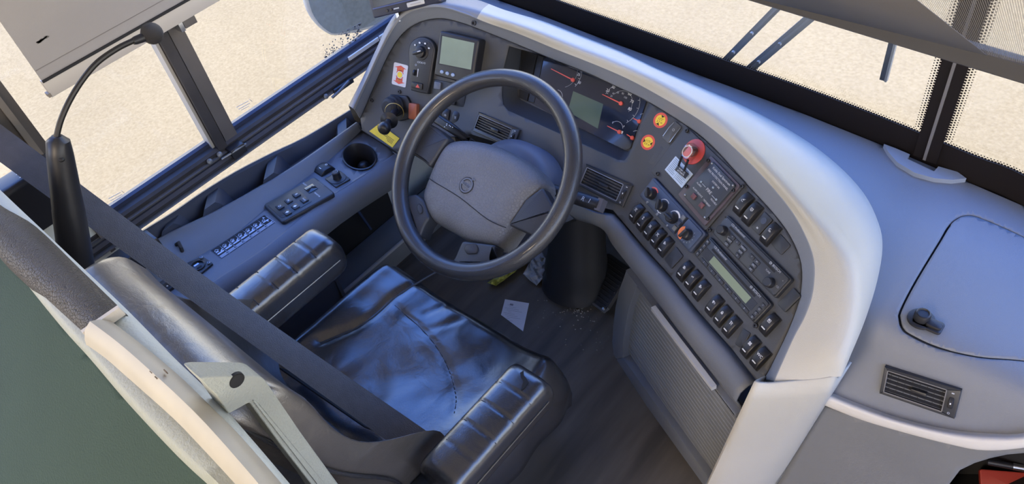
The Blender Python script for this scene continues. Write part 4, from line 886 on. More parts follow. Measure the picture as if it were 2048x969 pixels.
# raised ridge, tray and inner side
L3c = [CP.at(*q) for q in crom(l3, 3)]
L2c = [atz(*q, p.z + .032) for q, p in zip(crom([(262,520),(300,492),(345,466),(410,436),(470,405),(545,362),(612,320),(716,246)], 3), L3c)]
rd = MB(); rd.loft([[a + V((.004, 0, -.003)), a, a.lerp(c, .5) + V((.004, 0, .002)), c + V((.003, 0, -.003)), c + V((-.001, 0, .001)), c + V((-.008, 0, .000)), c + V((-.012, 0, -.006))] for a, c in zip(L3c, L2c)], close_u=False)
rd.build('ridge', mat('ridge_plastic', (.150, .160, .175), .5, bump=.2, bscale=900, var=.05), con, world=True, smooth=60)
TRM = mat('tray_plastic', (.050, .058, .082), .42, bump=.15, bscale=900)
tr = MB(); rr = []
L1px = crom([(250,486),(300,455),(350,424),(405,386),(470,346),(545,307),(612,275),(708,217)], 3)
for q, c in zip(L1px, L2c):
    o = atx(*q, -.688); zf = min(o.z, c.z) - .040
    rr.append([o + V((-.006, 0, -.02)), o + V((-.006, 0, 0)), o + V((.002, 0, .003)), o + V((.008, 0, -.002)), V((o.x + .016, o.y, zf + .004)), V((o.x + .022, o.y, zf)), V((c.x - .022, c.y, zf)), V((c.x - .016, c.y, zf + .004)), c + V((-.010, 0, -.004))])
tr.loft(rr, close_u=False); tr.build('tray', TRM, con, world=True, smooth=40)
for k in (6, 10, 15, 20):
    a, c = rr[k][2], rr[k][8]; zf = rr[k][5].z; d = MB(); prof = [(-.040, zf - .004), (-.026, a.z - .022), (-.016, a.z - .009), (.016, a.z - .009), (.026, a.z - .022), (.040, zf - .004)]
    d.loft([[(p.x, p.y + y_, z_) for y_, z_ in prof] for p in (a + V((-.002, 0, 0)), c)], cap0=True, cap1=True); d.build('tray_divider', TRM, con, world=True, smooth=30)
for q in ((415,420),(526,356),(643,284)):
    p = hit(*q, (0, 0, .592), V((0, 0, 1))); s_ = MB(); s_.lathe([(.0062, -.004), (.0060, .001), (.0030, .0018)], p, seg=14); s_.lathe([(.0024, .0012), (.0022, .0025)], p, seg=8); s_.build('tray_screw', mat('screw_grey', (.22, .25, .30), .3, metal=.6), con, world=True)
# inner side, bulged, with the open foot recess at the front
L4c = [CP.at(*q) for q in crom([(788,307),(783,316),(653,399),(532,497),(424,568),(372,614)], 4)]
sd = MB(); rr = []
for p in L4c:
    deep = p.y < -.21; zb = .20 if deep else p.z - .075
    rr.append([p + V((-.006, 0, .0006)), p, p + V((.014, 0, -.004)), p + V((.028, 0, -.014)), p + V((.034, 0, -.034)), p + V((.030, 0, -.060)), V((p.x + (.012 if deep else .022), p.y, zb)), V((p.x - .02, p.y, zb))])
sd.loft(rr, close_u=False); solid(sd.build('inner_side', CONM, con, world=True, smooth=60), .003, -1)
MB().box(-.66, -.64, -.6, .14, .18, .59).build('side_wall', BLACKM, con, world=True, smooth=0)
MB().box(-.64, -.44, -.216, -.206, .18, .56).build('recess_end', CONM, con, world=True, smooth=0)
MB().box(-.64, -.53, -.2, .45, .18, .245, .006).build('foot_ledge', GREYP, con, world=True); MB().box(-.534, -.526, -.2, .45, .243, .251, .002).build('ledge_edge', mat('ledge_edge', (.42, .43, .44), .4), con, world=True)
MB().bar((-.60, .02, .30), (-.60, -.02, .52), .008, .006).build('cable', mat('cable_blue', (.03, .05, .12), .5), con, world=True)
# side flank between the dash end and the window
fl = [(697,211),(712,182),(730,146),(753,97),(774,52),(798,20),(832,4)]
fb = MB(); up_ = [C3[i] + V((0, 0, -.001)) for i in range(7)]; fb.loft([[p, p + V((-.015, .01, -.05)), p + V((-.02, .02, -.25))] for p in up_], close_u=False); fb.build('dash_flank', mat('flank_grey', (.21, .21, .20), .5, bump=.2, bscale=900), dash, world=True, smooth=60)
# ---- gear keypad
F, W_, H_ = quad_frame(CP, (624,348.8), (663.8,381.7), (571,449.9), (530,414), .010)
kp_ = thing('gear_keypad', 'black gear selector keypad with D, N and R keys on the console', 'keypad', F)
MB().prism(rrect(-W_/2, W_/2, -H_/2, H_/2, .008), -.002, .010, .004, 3).build('body', DEV, kp_, smooth=40)
MB().prism(rrect(-W_*.40, W_*.36, -H_*.46, H_*.12, .006), .0095, .0107, .0005).build('key_field', BLACK, kp_)
def kl(px, py): return loc(F, CP, px, py, .011)
for (px, py), ch in (((559.8,414.4),'D'), ((577,402.5),'N'), ((593,390.4),'R'), ((608.6,400.8),'MODE'), ((591,414),'up'), ((574.6,426.3),'dn')):
    x, y = kl(px, py); k_ = MB().prism(rrect(x - .0098, x + .0098, y - .0082, y + .0082, .002, 3), .0105, .0135, .0012).build('key', BLACK, kp_)
    if ch in ('up', 'dn'):
        s_ = 1 if ch == 'up' else -1; flat(k_, 'arrow', WHITE, [[(x - .0042, y - .002 * s_), (x + .0042, y - .002 * s_), (x, y + .0046 * s_)][::s_], rrect(x - .0018, x + .0018, y - .0044 if s_ > 0 else y + .002, y - .002 if s_ > 0 else y + .0044, .0002, 1)], .0136)
    else: letters(k_, [(ch, x, y, .0105 if len(ch) == 1 else .0050)], .0137)
x, y = kl(621.7, 377); MB().prism(rrect(x - .014, x + .014, y - .013, y + .013, .002), .0098, .0112, .0005).build('display_window', mat('smoked_window', (.012, .015, .020), .08), kp_)
x, y = kl(608.6, 368); x2, y2 = kl(635, 390); letters(kp_, [('SELECT', x + .002, y, .0058), ('MONITOR', x2 - .002, y2, .0055)], .0104); x, y = kl(644, 368.5); letters(kp_, [('Allison', x - .004, y, .0100)], .0104, GREYP)
# ---- rocker, mirror dial, seat label, socket
F, W_, H_ = quad_frame(CP, (650,321.8), (667,331.7), (644,350.8), (629,339.6), .008)
t = thing('rocker_switch', 'black rocker switch on the console between keypad and cup holder', 'switch', F)
MB().prism(rrect(-W_/2 - .001, W_/2 + .001, -H_/2 - .001, H_/2 + .001, .002), -.003, .001).build('switch_frame', BLACKM, t, smooth=0); rocker_mb(W_, H_, .013).build('rocker', BLACK, t, smooth=30)
flat(t, 'symbol', WHITE, [arc(0, H_*.22, .003, -40, 220, .0011, 10), rrect(-.001, .001, H_*.14, H_*.20, .0003, 1)], .0128); flat(t, 'indicator', WHITE, [rrect(-.0045, .0045, -H_*.24 - .001, -H_*.24 + .001, .0008, 2)], .0124)
F, W_, H_ = quad_frame(CP, (675,338), (698.5,355.7), (673.7,376.8), (652.7,359.5), .004)
md = thing('mirror_dial', 'square plate with round mirror dial beside the cup holder', 'dial', F)
MB().prism(rrect(-W_/2, W_/2, -H_/2, H_/2, .003), -.002, .004, .001).build('plate', BLACK, md); MB().prism(circle(0, 0, W_*.42, 28), .004, .0055, .0005).build('dial_ring', DEV, md)
kb = MB().lathe([(.0115, .005), (.0105, .010), (.0100, .024), (.008, .026)], seg=24).build('knob', BLACK, md); flat(kb, 'dial_mark', GREYPR, [arc(0, 0, .006, 30, 150, .0007, 10)], .0261)
row = [(440,503),(455,493),(470.5,483),(486,472.5),(501,461.5),(516,451),(531,441)]
o = CP.at(*row[3]); F = mat_of(o, V((0, 1, -.08)).normalized(), V((-1, 0, 0)), CP.n)
sl_ = thing('seat_control_label', 'row of seven white seat adjustment symbols printed on the console', 'label', F)
sp_ = (CP.at(*row[6]) - CP.at(*row[0])).length / 6
MB().prism(rrect(-3.55 * sp_, 3.55 * sp_, -.026, .022, .002), 0, .0006).build('backing', mat('label_blue_black', (.055, .065, .095), .45), sl_, smooth=0)
dk, wt = [], []
for k in range(7):
    x = (k - 3) * sp_; dk.append(rrect(x - sp_*.47, x + sp_*.47, -.012, .020, .0005, 1))
    if k < 6: wt.append((k, [arc(x - .003, .008, .0050, 0, 360, .0013, 4), [(x - .0085, .0005), (x - .0005, .0005), (x - .0005, .0035), (x - .0085, .0035)], rrect(x - .0090, x + .0088, -.0085, -.0035, .0015, 2), [(x + .003, -.0045), (x + .0095, .0005), (x + .0095, .0035), (x + .0025, -.001)], rrect(x - .0045, x - .0015, .001 + .0012 * (k % 3), .006 + .0008 * (k % 3), .0003, 1)]))
    else: wt.append((k, [arc(x - .003, .004, .0040, 0, 360, .0013, 4), [(x, .010), (x + .006, .010), (x + .003, .017)], [(x + .003, -.010), (x + .006, -.003), (x, -.003)], rrect(x - .0085, x + .008, -.004, -.0005, .001, 1)]))
flat(sl_, 'dark_field', BLACKM, dk, .0006, kind='stuff')
for k, w__ in wt: flat(sl_, 'seat_symbol', mat('label_white', (.50, .58, .74), .5), w__, .0011)
b = MB()
for k in range(7):
    x = (k - 3) * sp_
    for j in range(3): b.box(x - sp_*.42, x + sp_*(.30 if j == 1 else .40), -.0165 - .0034 * j, -.0150 - .0034 * j, .0006, .0010)
    b.box(x + sp_*.48, x + sp_*.51, -.026, .012, .0006, .0010)
b.build('small_print', mat('label_white', (.5, .58, .74)), sl_, smooth=0, kind='stuff')
F, W_, H_ = quad_frame(CP, (378,521), (405.7,513.5), (425.5,527), (402,547), .005)
us = thing('power_socket', 'black plate with a round charging socket on the console', 'socket', CP.frame(CP.at(401, 529)))
MB().prism(rcorner([loc(us.matrix_world, CP, *q, .005) for q in ((372,527),(404,512),(426.5,526.5),(399,549))], .006), -.002, .005, .0015).build('plate', BLACK, us)
x, y = loc(us.matrix_world, CP, 395.5, 532, .006); MB().lathe([(.0175, .004), (.0175, .008), (.0145, .009), (.0135, .0045)], (x, y, 0), seg=28).build('socket_ring', BLACK, us)
flat(us, 'usb_port', mat('port_metal', (.45, .50, .60), .3, metal=.6), [rrect(x - .009, x - .0035, y - .006, y + .006, .0006, 1)], .0055); flat(us, 'usb_port', BLACKM, [rrect(x + .0025, x + .008, y - .006, y + .006, .0006, 1)], .0055)
for q in ((403,517),(418,527.5)): screw(us, *loc(us.matrix_world, CP, *q, .005), .005, .0042, mat('screw_grey', (.22, .25, .30)))
p = CP.at(363, 507); cl_ = thing('cable_clip', 'small black looped clip beside the charging socket', 'clip', p)
MB().box(-.012, .012, -.008, .008, -.002, .008, .003).build('clip_base', BLACK, cl_); MB().tube([(-.012, 0, .006), (-.010, .004, .022), (0, .008, .030), (.010, .004, .022), (.012, 0, .006)], .0045, 8).build('clip_loop', RUBBER, cl_)
p = CP.at(341, 574); bs = thing('seat_plug', 'black flat connector with pale pins below the shoulder belt', 'plug', p)
MB().box(-.014, .014, -.035, .022, -.002, .008, .003).build('plug_body', BLACK, bs)
for k in range(3): MB().lathe([(.002, .007), (.0018, .0095)], (.002, -.018 + k * .013, 0), seg=8).build('pin', mat('pin_white', (.65, .66, .66), .4), bs)
# ---- yellow sticker at the foot of the dash
F, W_, H_ = quad_frame(PL, (758.4,247.7), (799,277), (785,295.5), (738.6,262.6), .002)
ys_ = thing('warning_sticker', 'yellow warning sticker below the parking brake knob', 'sticker', F)
MB().prism([loc(F, PL, *q, .002) for q in ((758.4,247.7),(799,277),(785,295.5),(738.6,262.6))], .0012, .0024).build('paper', YELLOW, ys_, smooth=0)
b = MB()
for k, (x0, x1) in enumerate(((-.42, -.2), (-.40, .1), (.0, .40), (-.1, .38), (.1, .38), (.15, .36))): b.box(x0 * W_, x1 * W_, (.30 - .11 * k) * H_ - .0006, (.30 - .11 * k) * H_ + .0006, .0024, .0027)
b.build('printed_lines', mat('ink_dark', (.06, .05, .02), .6), ys_, smooth=0, kind='stuff')
# dark floor of the dash foot between face and console
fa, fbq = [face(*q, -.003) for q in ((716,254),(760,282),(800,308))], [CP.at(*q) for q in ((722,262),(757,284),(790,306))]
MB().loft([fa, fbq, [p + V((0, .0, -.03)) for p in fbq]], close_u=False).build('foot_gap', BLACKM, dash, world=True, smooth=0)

# ================================================================ STEERING WHEEL, COLUMN, PEDALS
WC_ = atz(962.5, 346, .80); WPl = Pl(WC_, 0, 35); WF = WPl.frame(WC_)
sw = thing('steering_wheel', 'large black steering wheel with grained horn pad and three spokes', 'steering wheel', WF)
def wl(px, py, w_=-.012): return loc(WF, WPl, px, py, w_)
RM, RT_ = .2115, .0190
b = MB(); N_ = 96; b.tube([(RM * math.cos(2 * math.pi * k / N_), RM * math.sin(2 * math.pi * k / N_), 0) for k in range(N_)], RT_, 20, close=True); b.build('rim', RIMM, sw, smooth=80)
padpx = [(889,281),(912,275),(948,277),(990,288),(1040,314),(1074,344),(1085,372),(1060,402),(1026,450),(995,492),(965,490),(933,483),(890,459),(854,437),(841,412),(838,388),(848,358),(862,322),(876,296)]
pad = [wl(*q) for q in crom(padpx, 3, close=True)]; pad = pad if area(pad) > 0 else pad[::-1]
b = MB(); rings = []
for d, z in ((.0, -.075), (.0, -.042), (.002, -.030), (.006, -.019), (.012, -.011), (.020, -.0062), (.032, -.0038), (.046, -.003)):
    cxp, cyp = sum(p[0] for p in pad) / len(pad), sum(p[1] for p in pad) / len(pad); rings.append([(cxp + (x - cxp) * (1 - d / .095), cyp + (y - cyp) * (1 - d / .095), z) for x, y in pad])
b.loft(rings, cap0=True, cap1=True); b.build('horn_pad', PADM, sw, smooth=70)
def groove(name, pxs, r=.0013, w_=-.0085): 
    MB().tube([(*wl(*q, w_), w_) for q in crom(pxs, 4)], r, 6).build(name, BLACKM, sw)
groove('pad_seam', [(853,352),(868,364),(919,395),(975,439),(1012,456)], .0009, -.0030)
SPK = mat('spoke_plastic', (.036, .039, .047), .4, bump=.3, bscale=800)
def spoke(pxs, zt, name='spoke', zb=-.045, bev=.006):
    q = [wl(*p, zt) for p in pxs]; q = [(x * min(1, .207 / math.hypot(x, y)), y * min(1, .207 / math.hypot(x, y))) for x, y in q]; return MB().prism(rcorner(q, .006), zb, zt, bev, 3).build(name, SPK, sw, smooth=40)
spoke([(812,304),(834,226),(872,254),(896,277),(880,300),(858,334),(846,322)], -.006)
spoke([(795,390),(812,391),(832,388),(846,400),(858,436),(848,450),(838,476),(816,476)], -.006)
spoke([(1050,399),(1084,374),(1108,416),(1146,420),(1124,486),(1092,484),(1066,474),(1016,450)], -.012)
spoke([(924,482),(990,490),(983,514),(986,528),(1012,548),(960,560),(880,548),(892,530),(908,518),(916,498)], -.006)
for pxs, nm in (([(838,408),(844,414),(845,425),(839,429),(834,420),(834,411)], 'thumb_button'), ([(932,490),(951,488),(956,497),(953,507),(934,508),(928,499)], 'thumb_button')):
    q = [wl(*p, -.004) for p in pxs]; MB().prism(rcorner(q, .004), -.010, -.0040, .0012).build(nm, mat('button_charcoal', (.035, .036, .042), .4), sw); q = q if area(q) > 0 else q[::-1]
    MB().tube([(x, y, -.0052) for x, y in rcorner(q, .004)], .0008, 5, close=True).build('button_edge', BLACKM, sw)
# emblem: ring with an arrow and a lettered band
ex_, ey_ = wl(933, 371, -.003); a0 = wl(922, 362.5, -.003); a1 = wl(944, 380.5, -.003); ba = math.atan2(a1[1] - a0[1], a1[0] - a0[0]); c, s_ = math.cos(ba), math.sin(ba)
EM = mat('emblem_grey', (.15, .165, .20), .3)
b = MB(); b.loft([[(ex_ + r * math.cos(2 * math.pi * k / 36), ey_ + r * math.sin(2 * math.pi * k / 36), z) for k in range(36)] for r, z in ((.0168, -.006), (.0165, -.0015), (.0160, -.001), (.0132, -.001), (.0127, -.006))]); em = b.build('emblem_ring', EM, sw)
for rr_, wd in ((.0176, .0008), (.0124, .0006)): MB().tube([(ex_ + rr_ * math.cos(2 * math.pi * k / 36), ey_ + rr_ * math.sin(2 * math.pi * k / 36), -.0028) for k in range(36)], wd, 6, close=True).build('emblem_outline', BLACKM, em)
MB().prism(rot2([(-.0145, -.0032), (.0145, -.0032), (.0145, .0032), (-.0145, .0032)], ex_, ey_), -.006, -.0012, .0004).build('emblem_band', EM, em)
bb = MB(); bb.text('VOLVO', 0, 0, -.0009, .0062); bb.v = [V((ex_ + c * v.x - s_ * v.y, ey_ + s_ * v.x + c * v.y, v.z)) for v in bb.v]; bb.build('lettering', BLACKM, em, smooth=0)
d = V((math.cos(ba + R_(75)), math.sin(ba + R_(75)))); nrm = V((-d.y, d.x)); tip = V((ex_, ey_)) + d * .0225; q0 = V((ex_, ey_)) + d * .0155
MB().prism([tuple(q0 - nrm * .0016), tuple(q0 + nrm * .0016), tuple(tip + nrm * .0016), tuple(tip - nrm * .0016)], -.006, -.0012, .0003).prism([tuple(tip), tuple(tip - d * .0022), tuple(tip - d * .0022 - nrm * .0065), tuple(tip - nrm * .0065)], -.006, -.0012).prism([tuple(tip), tuple(tip - nrm * .0022), tuple(tip - nrm * .0022 - d * .0065), tuple(tip - d * .0065)], -.006, -.0012).build('emblem_arrow', EM, em, smooth=20)
# hub and column under the wheel
col = thing('steering_shroud', 'blue-grey steering column shroud with two stalks behind the wheel', 'steering column', WF)
b = MB(); rings = []
for z, rx, ry, dy in ((-.066, .085, .070, .012), (-.085, .104, .090, .016), (-.14, .106, .092, .020), (-.20, .098, .086, .030), (-.30, .085, .075, .045)):
    rings.append([(.012 + rx * math.cos(2 * math.pi * k / 32), dy + ry * math.sin(2 * math.pi * k / 32), z) for k in range(32)])
b.loft(rings, cap0=True, cap1=True); b.build('shroud', mat('column_plastic', (.115, .135, .185), .42, bump=.15, bscale=900), col, smooth=60)
MB().lathe([(.055, -.30), (.050, -.36), (.045, -.40)], (0, .03, 0), (0, 0, 1), 20).build('column_tube', BLACKM, col)
def stalk(pts, rs, name): return MB().tube(pts, rs, 14).build(name, BLACK, col, smooth=60)
P0, Pm, Pe = [WF.inverted() @ hit(*q, WC_ - WPl.n * .085, WPl.n) for q in ((1108,380),(1160,398),(1200,411))]
stalk([P0, P0.lerp(Pm, .5), Pm, Pe], [.012, .0135, .015, .0145], 'right_stalk')
dS = (Pe - Pm).normalized(); sS = dS.cross(V((0, 0, 1))).normalized()
ebm = MB(); ebm.bar(Pe - dS * .004, Pe + dS * .008, .026, .022, up=(0, 0, 1)); ebm.build('end_button', mat('stalk_button', (.10, .10, .12), .4), col)
for k, (tt, ch) in enumerate(((.30, 'R'), (.62, '1'))):
    p = Pm.lerp(Pe, tt) + V((0, 0, .0152)); b = MB(); b.text(ch, p.x, p.y, p.z, .013, rot=math.atan2(dS.y, dS.x) - .2); b.build('stalk_mark', GREYPR, col, smooth=0)
lq = [loc(WF, WPl, *q, -.058) for q in ((862,229),(869,222),(900,243),(945,280),(925,282),(880,254),(863,243))]
MB().prism(rcorner(lq, .004), -.078, -.058, .006, 3).build('left_stalk', BLACK, col, smooth=40)
b = MB()
for q in ((894,248),(893,251),(899,251),(901,253),(905,255),(889,254)): x, y = loc(WF, WPl, *q, -.0578); b.box(x - .0014, x + .0014, y - .001, y + .001, -.0579, -.0575)
b.build('stalk_print', WHITE, col, smooth=0, kind='stuff')
# ---- under-dash: dark back, pedals
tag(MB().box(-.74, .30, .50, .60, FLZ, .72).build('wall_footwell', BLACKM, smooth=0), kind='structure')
bo = thing('rubber_boot', 'black rubber boot around the foot of the steering column', 'boot', (-.03, .26, FLZ))
MB().lathe([(.098, 0), (.096, .02), (.088, .05), (.090, .07), (.080, .12), (.074, .22), (.066, .34)], (0, 0, 0), (-.02, .18, 1), 26).build('boot_cone', mat('boot_rubber', (.016, .016, .017), .5), bo, smooth=50)
F, W_, H_ = quad_frame(Pl(atz(1195, 612, FLZ + .015), 18, 38), (1208,500), (1254,533), (1221,631), (1172,594))
pe = thing('accelerator_pedal', 'black ribbed accelerator pedal with worn metal hinge', 'pedal', F)
MB().prism(rrect(-W_/2, W_/2, -H_/2, H_/2, .008), -.012, .002, .003).build('pad', RUBBER, pe)
for k in range(11): y = -H_/2 + H_ * (k + 1) / 12; MB().box(-W_*.44, W_*.44, y - .0022, y + .0022, .001, .0045, .001, 1).build('rib', RUBBER, pe)
MB().tube([(-W_/2, -H_/2 - .002, .003), (W_/2, -H_/2 - .002, .003), (W_/2 + .004, -H_/2 + .012, .003)], .0038, 8).build('hinge_bar', mat('worn_steel', (.30, .29, .28), .35, metal=.8), pe)
for sg in (-1, 1): MB().lathe([(.006, -.004), (.006, .006), (.003, .008)], (sg * W_*.42, -H_/2 + .004, 0), seg=10).build('hinge_bolt', mat('worn_steel', (.3, .29, .28)), pe)
# papers and a cloth on the floor
PAPER = mat('receipt_paper', (.62, .63, .66), .6, var=.03)
F = atz(1030, 631, FLZ); rc = thing('receipt', 'small printed paper receipt on the dark floor', 'paper', F)
rq = [atz(*q, FLZ + .002) - F for q in ((1010,599),(1058,607),(1046,663),(1002,630))]
MB().add([p for p in rq] + [p - V((0, 0, .0012)) for p in rq], [(0, 1, 2, 3), (7, 6, 5, 4), (0, 4, 5, 1), (1, 5, 6, 2), (2, 6, 7, 3), (3, 7, 4, 0)]).build('sheet', PAPER, rc, smooth=0)
ux, uy = (rq[1] - rq[0]).normalized(), (rq[3] - rq[0]).normalized(); b = MB()
for k in range(11):
    x0 = .006 + .006 * (k % 3); x1 = .058 - .010 * ((k * 7) % 4); y0 = .012 + k * .0058
    if k == 0: x0, x1 = .018, .028
    if y0 > .06: x0 += .012
    hh = .006 if k == 0 else .0008; p0 = rq[0] + ux * x0 + uy * y0 + V((0, 0, .0005)); b.add([p0, p0 + ux * (x1 - x0), p0 + ux * (x1 - x0) + uy * hh, p0 + uy * hh], [(0, 1, 2, 3)])
b.build('printed_lines', mat('receipt_ink', (.22, .22, .25), .7), rc, smooth=0, kind='stuff')
def crumple(name, label, cat, pxs, m, h, z0=FLZ, amp=.012, seed=3):
    rnd = random.Random(seed); c0 = atz(sum(p[0] for p in pxs) / len(pxs), sum(p[1] for p in pxs) / len(pxs), z0); t = thing(name, label, cat, c0)
    hs = {}
    def fn(x, y):
        v = math.sin(x * .31 + y * .17) * math.cos(y * .23 - x * .11) + .5 * math.sin(x * .71 - y * .4)
        return atz(x, y, z0 + h + amp * v * .6)
    o = patch(pxs, fn, 5).build('sheet', m, t, world=True, smooth=25); solid(o, .002, -1); return t
crumple('paper_napkin', 'crumpled grey-white napkin on the floor beside the column boot', 'napkin', [(1046,548),(1062,520),(1084,505),(1094,520),(1098,545),(1086,556),(1073,572),(1060,560)], mat('napkin', (.42, .42, .40), .8), .010, seed=5)
crumple('yellow_cloth', 'yellow-green cloth on the floor half hidden below the steering wheel', 'cloth', [(974,566),(990,556),(1000,530),(1040,505),(1052,512),(1030,545),(1008,560),(992,572)], mat('cloth_yellow', (.48, .47, .09), .8), .016, amp=.02)
cr_ = MB(); rnd = random.Random(11)
for k in range(150):
    a, r = rnd.uniform(0, 6.28), rnd.random() ** 1.6 * .16; p = V((.03 + r * math.cos(a), .19 + r * math.sin(a) * .8, FLZ)); s_ = rnd.uniform(.0008, .0024)
    cr_.add([p + V((-s_, -s_, 0)), p + V((s_, -s_ * .6, 0)), p + V((s_ * .7, s_, 0)), p + V((-s_, s_ * .8, 0)), p + V((0, 0, s_ * 1.2))], [(0, 1, 4), (1, 2, 4), (2, 3, 4), (3, 0, 4)])
gr_o = cr_.build('floor_grit', mat('grit', (.20, .18, .15), .9), smooth=0); tag(gr_o, 'pale grit scattered on the floor near the pedal', 'grit', kind='stuff')

# ================================================================ DRIVER'S SEAT AND BELT
XC = -.010
seat = thing('driver_seat', 'black leather driver seat with quilted armrests, facing the wheel', 'seat', (XC, -.35, FLZ))
CREASES = [([(-.135, -.075), (-.165, -.20), (-.175, -.30), (-.215, -.40)], .010, .006),
           ([(-.15, -.225), (-.05, -.235), (.05, -.265), (.13, -.315), (.16, -.35)], .004, .003), ([(-.04, -.13), (-.075, -.20)], .006, .003), ([(.01, -.165), (-.035, -.225)], .006, .003)]
def segd(p, a, b):
    d = b - a; t = max(0, min(1, (p - a).dot(d) / d.length_squared)); return (p - a - d * t).length
CRS = [([V(q) for q in crom(c, 4)], w_, d_) for c, w_, d_ in CREASES]
def cush_z(u, v):                                # u across -1..1, v 0 back .. 1 front
    x, y = u * .285, -.53 + v * .41; z = .500 + .030 * abs(u) ** 3.5 + .006 * v - .012 * math.exp(-(x ** 2 / .030 + (y + .32) ** 2 / .022)) + .0085 * noise.noise(V((x * 9 + 4.1, y * 7, .7))) + .0022 * noise.noise(V((x * 26, y * 17, 2.3)))
    p = V((x, y))
    for c, w_, d_ in CRS:
        m_ = min(segd(p, a, b) for a, b in zip(c, c[1:])); z -= d_ * math.exp(-(m_ / w_) ** 2)
    return z
b = MB(); NU, NV = 64, 56; vs = []; fs = []
def cush_pt(i, j):
    u, v = -1 + 2 * i / NU, j / NV; ca = .16
    x, y = u * .285, -.53 + v * .41
    # rounded front corners
    if v > .8: x *= 1 - .10 * ((v - .8) / .2) ** 2 * abs(u) ** 2
    z = cush_z(u, v)
    e1 = max(0, (abs(u) - .86) / .14); e2 = max(0, (v - .90) / .10)
    z -= .050 * e1 ** 2.2 + .060 * e2 ** 2.2
    return V((XC + x, y, z))
grid = [[cush_pt(i, j) for i in range(NU + 1)] for j in range(NV + 1)]
per = grid[0][:] 
b.v = [p for r in grid for p in r]; W1 = NU + 1
b.f = [(j * W1 + i, j * W1 + i + 1, (j + 1) * W1 + i + 1, (j + 1) * W1 + i) for j in range(NV) for i in range(NU)]
edge = [(0, i) for i in range(NU + 1)] + [(j, NU) for j in range(1, NV + 1)] + [(NV, i) for i in range(NU - 1, -1, -1)] + [(j, 0) for j in range(NV - 1, 0, -1)]
ids = [j * W1 + i for j, i in edge]; cen = V((XC, -.33, 0)); prev = ids
for k, (dz, ex__) in enumerate(((.03, .010), (.07, .014), (.12, .008), (.16, -.02))):
    cur = []
    for id0 in ids:
        p = b.v[id0]; d = V((p.x - cen.x, p.y - cen.y, 0)); d = d.normalized(); wob = .004 * math.sin(p.x * 60 + p.y * 45) * (k > 0)
        cur.append(len(b.v)); b.v.append(V((p.x, p.y, p.z - dz)) + d * (ex__ + wob))
    n = len(ids); b.f += [(prev[i], prev[(i + 1) % n], cur[(i + 1) % n], cur[i]) for i in range(n)]; prev = cur
cu = b.build('seat_cushion', LEATHER, seat, world=True, smooth=80)
THREAD = mat('seam_thread', (.030, .030, .034), .6)
def seam(pts, parent, r=.0016, dz=.0015, name='seam'):
    pp = [V((XC + x, y, cush_pt_z(x, y) + dz)) for x, y in crom(pts, 5)]; return MB().tube(pp, r, 6).build(name, THREAD, parent, world=True)
def cush_pt_z(x, y): return cush_z(x / .285, (y + .53) / .41)
seam(CREASES[0][0], cu, .0022, .000, 'bolster_piping'); seam(CREASES[1][0], cu, .0012, .0008)
# backrest: black leather too, its warm glare painted in as a paler brown
GLARE_LEATHER = leather_mat('glare_leather', (.062, .054, .047), .30, cell=260, bump=.15, wr=.45)
GLARE_LEATHER.node_tree.nodes['Principled BSDF'].inputs['Specular IOR Level'].default_value = .9
GLARE_LEATHER.node_tree.nodes['Principled BSDF'].inputs['Coat Weight'].default_value = .8; GLARE_LEATHER.node_tree.nodes['Principled BSDF'].inputs['Coat Roughness'].default_value = .28
def back_y(z): return -.548 - .150 * (z - .50) / .5
b = MB(); rings = []; NB = 30; HT = 1.045
def back_ring(z, k, shrink=1., sw=1.):
    hw = (.262 - .045 * max(0, (z - .75) / .3) ** 2) * sw; th = (.026 + .050 * max(0, min(1, (z - .80) / .14)) ** 1.5) * shrink; bol = .050 * shrink + .10 * math.exp(-((z - .66) / .11) ** 2); r = []
    for i in range(64):
        a = 2 * math.pi * i / 64; c, s_ = math.cos(a), math.sin(a); x = hw * math.copysign(abs(c) ** .45, c); y = (th if s_ > 0 else .034 * shrink) * math.copysign(abs(s_) ** .75, s_)
        u = abs(x) / hw; 
        if s_ > 0 or u > .9: y += bol * u ** 6 * (1 if s_ > 0 else .35)
        r.append(V((XC + x, back_y(z) + y, z)))
    return r
zs = [.42 + (HT - .06 - .42) * k / NB for k in range(NB + 1)]
for z in zs: rings.append(back_ring(z, 0))
for k in range(1, 8):
    a = math.pi / 2 * k / 8; rings.append([p + V((0, 0, 0)) for p in back_ring(HT - .06 + .06 * math.sin(a), 0, .06 + .94 * math.cos(a) ** .8, 1 - .16 * (1 - math.cos(a)))])
b.loft(rings, cap0=True, cap1=True); br = b.build('backrest', GLARE_LEATHER, seat, world=True, smooth=80)
# piping along the backrest's rear edge
pp = []
for z in [.60 + .03 * k for k in range(13)]: 
    r = back_ring(z, 0); pp.append(r[62] + V((.003, -.002, 0)))
arcp = [back_ring(HT - .055, 0)[i] for i in ()]
topr = rings[NB + 4]; pp2 = [topr[i] + V((0, 0, .002)) for i in range(62, 33, -1)]
left = [back_ring(z, 0)[34] + V((-.003, -.002, 0)) for z in [.96 - .03 * k for k in range(13)]]
MB().tube([tuple(p) for p in crom([tuple(q) for q in pp + pp2[2:-2] + left], 2)], .0034, 8).build('piping', LEATHER, br, world=True)
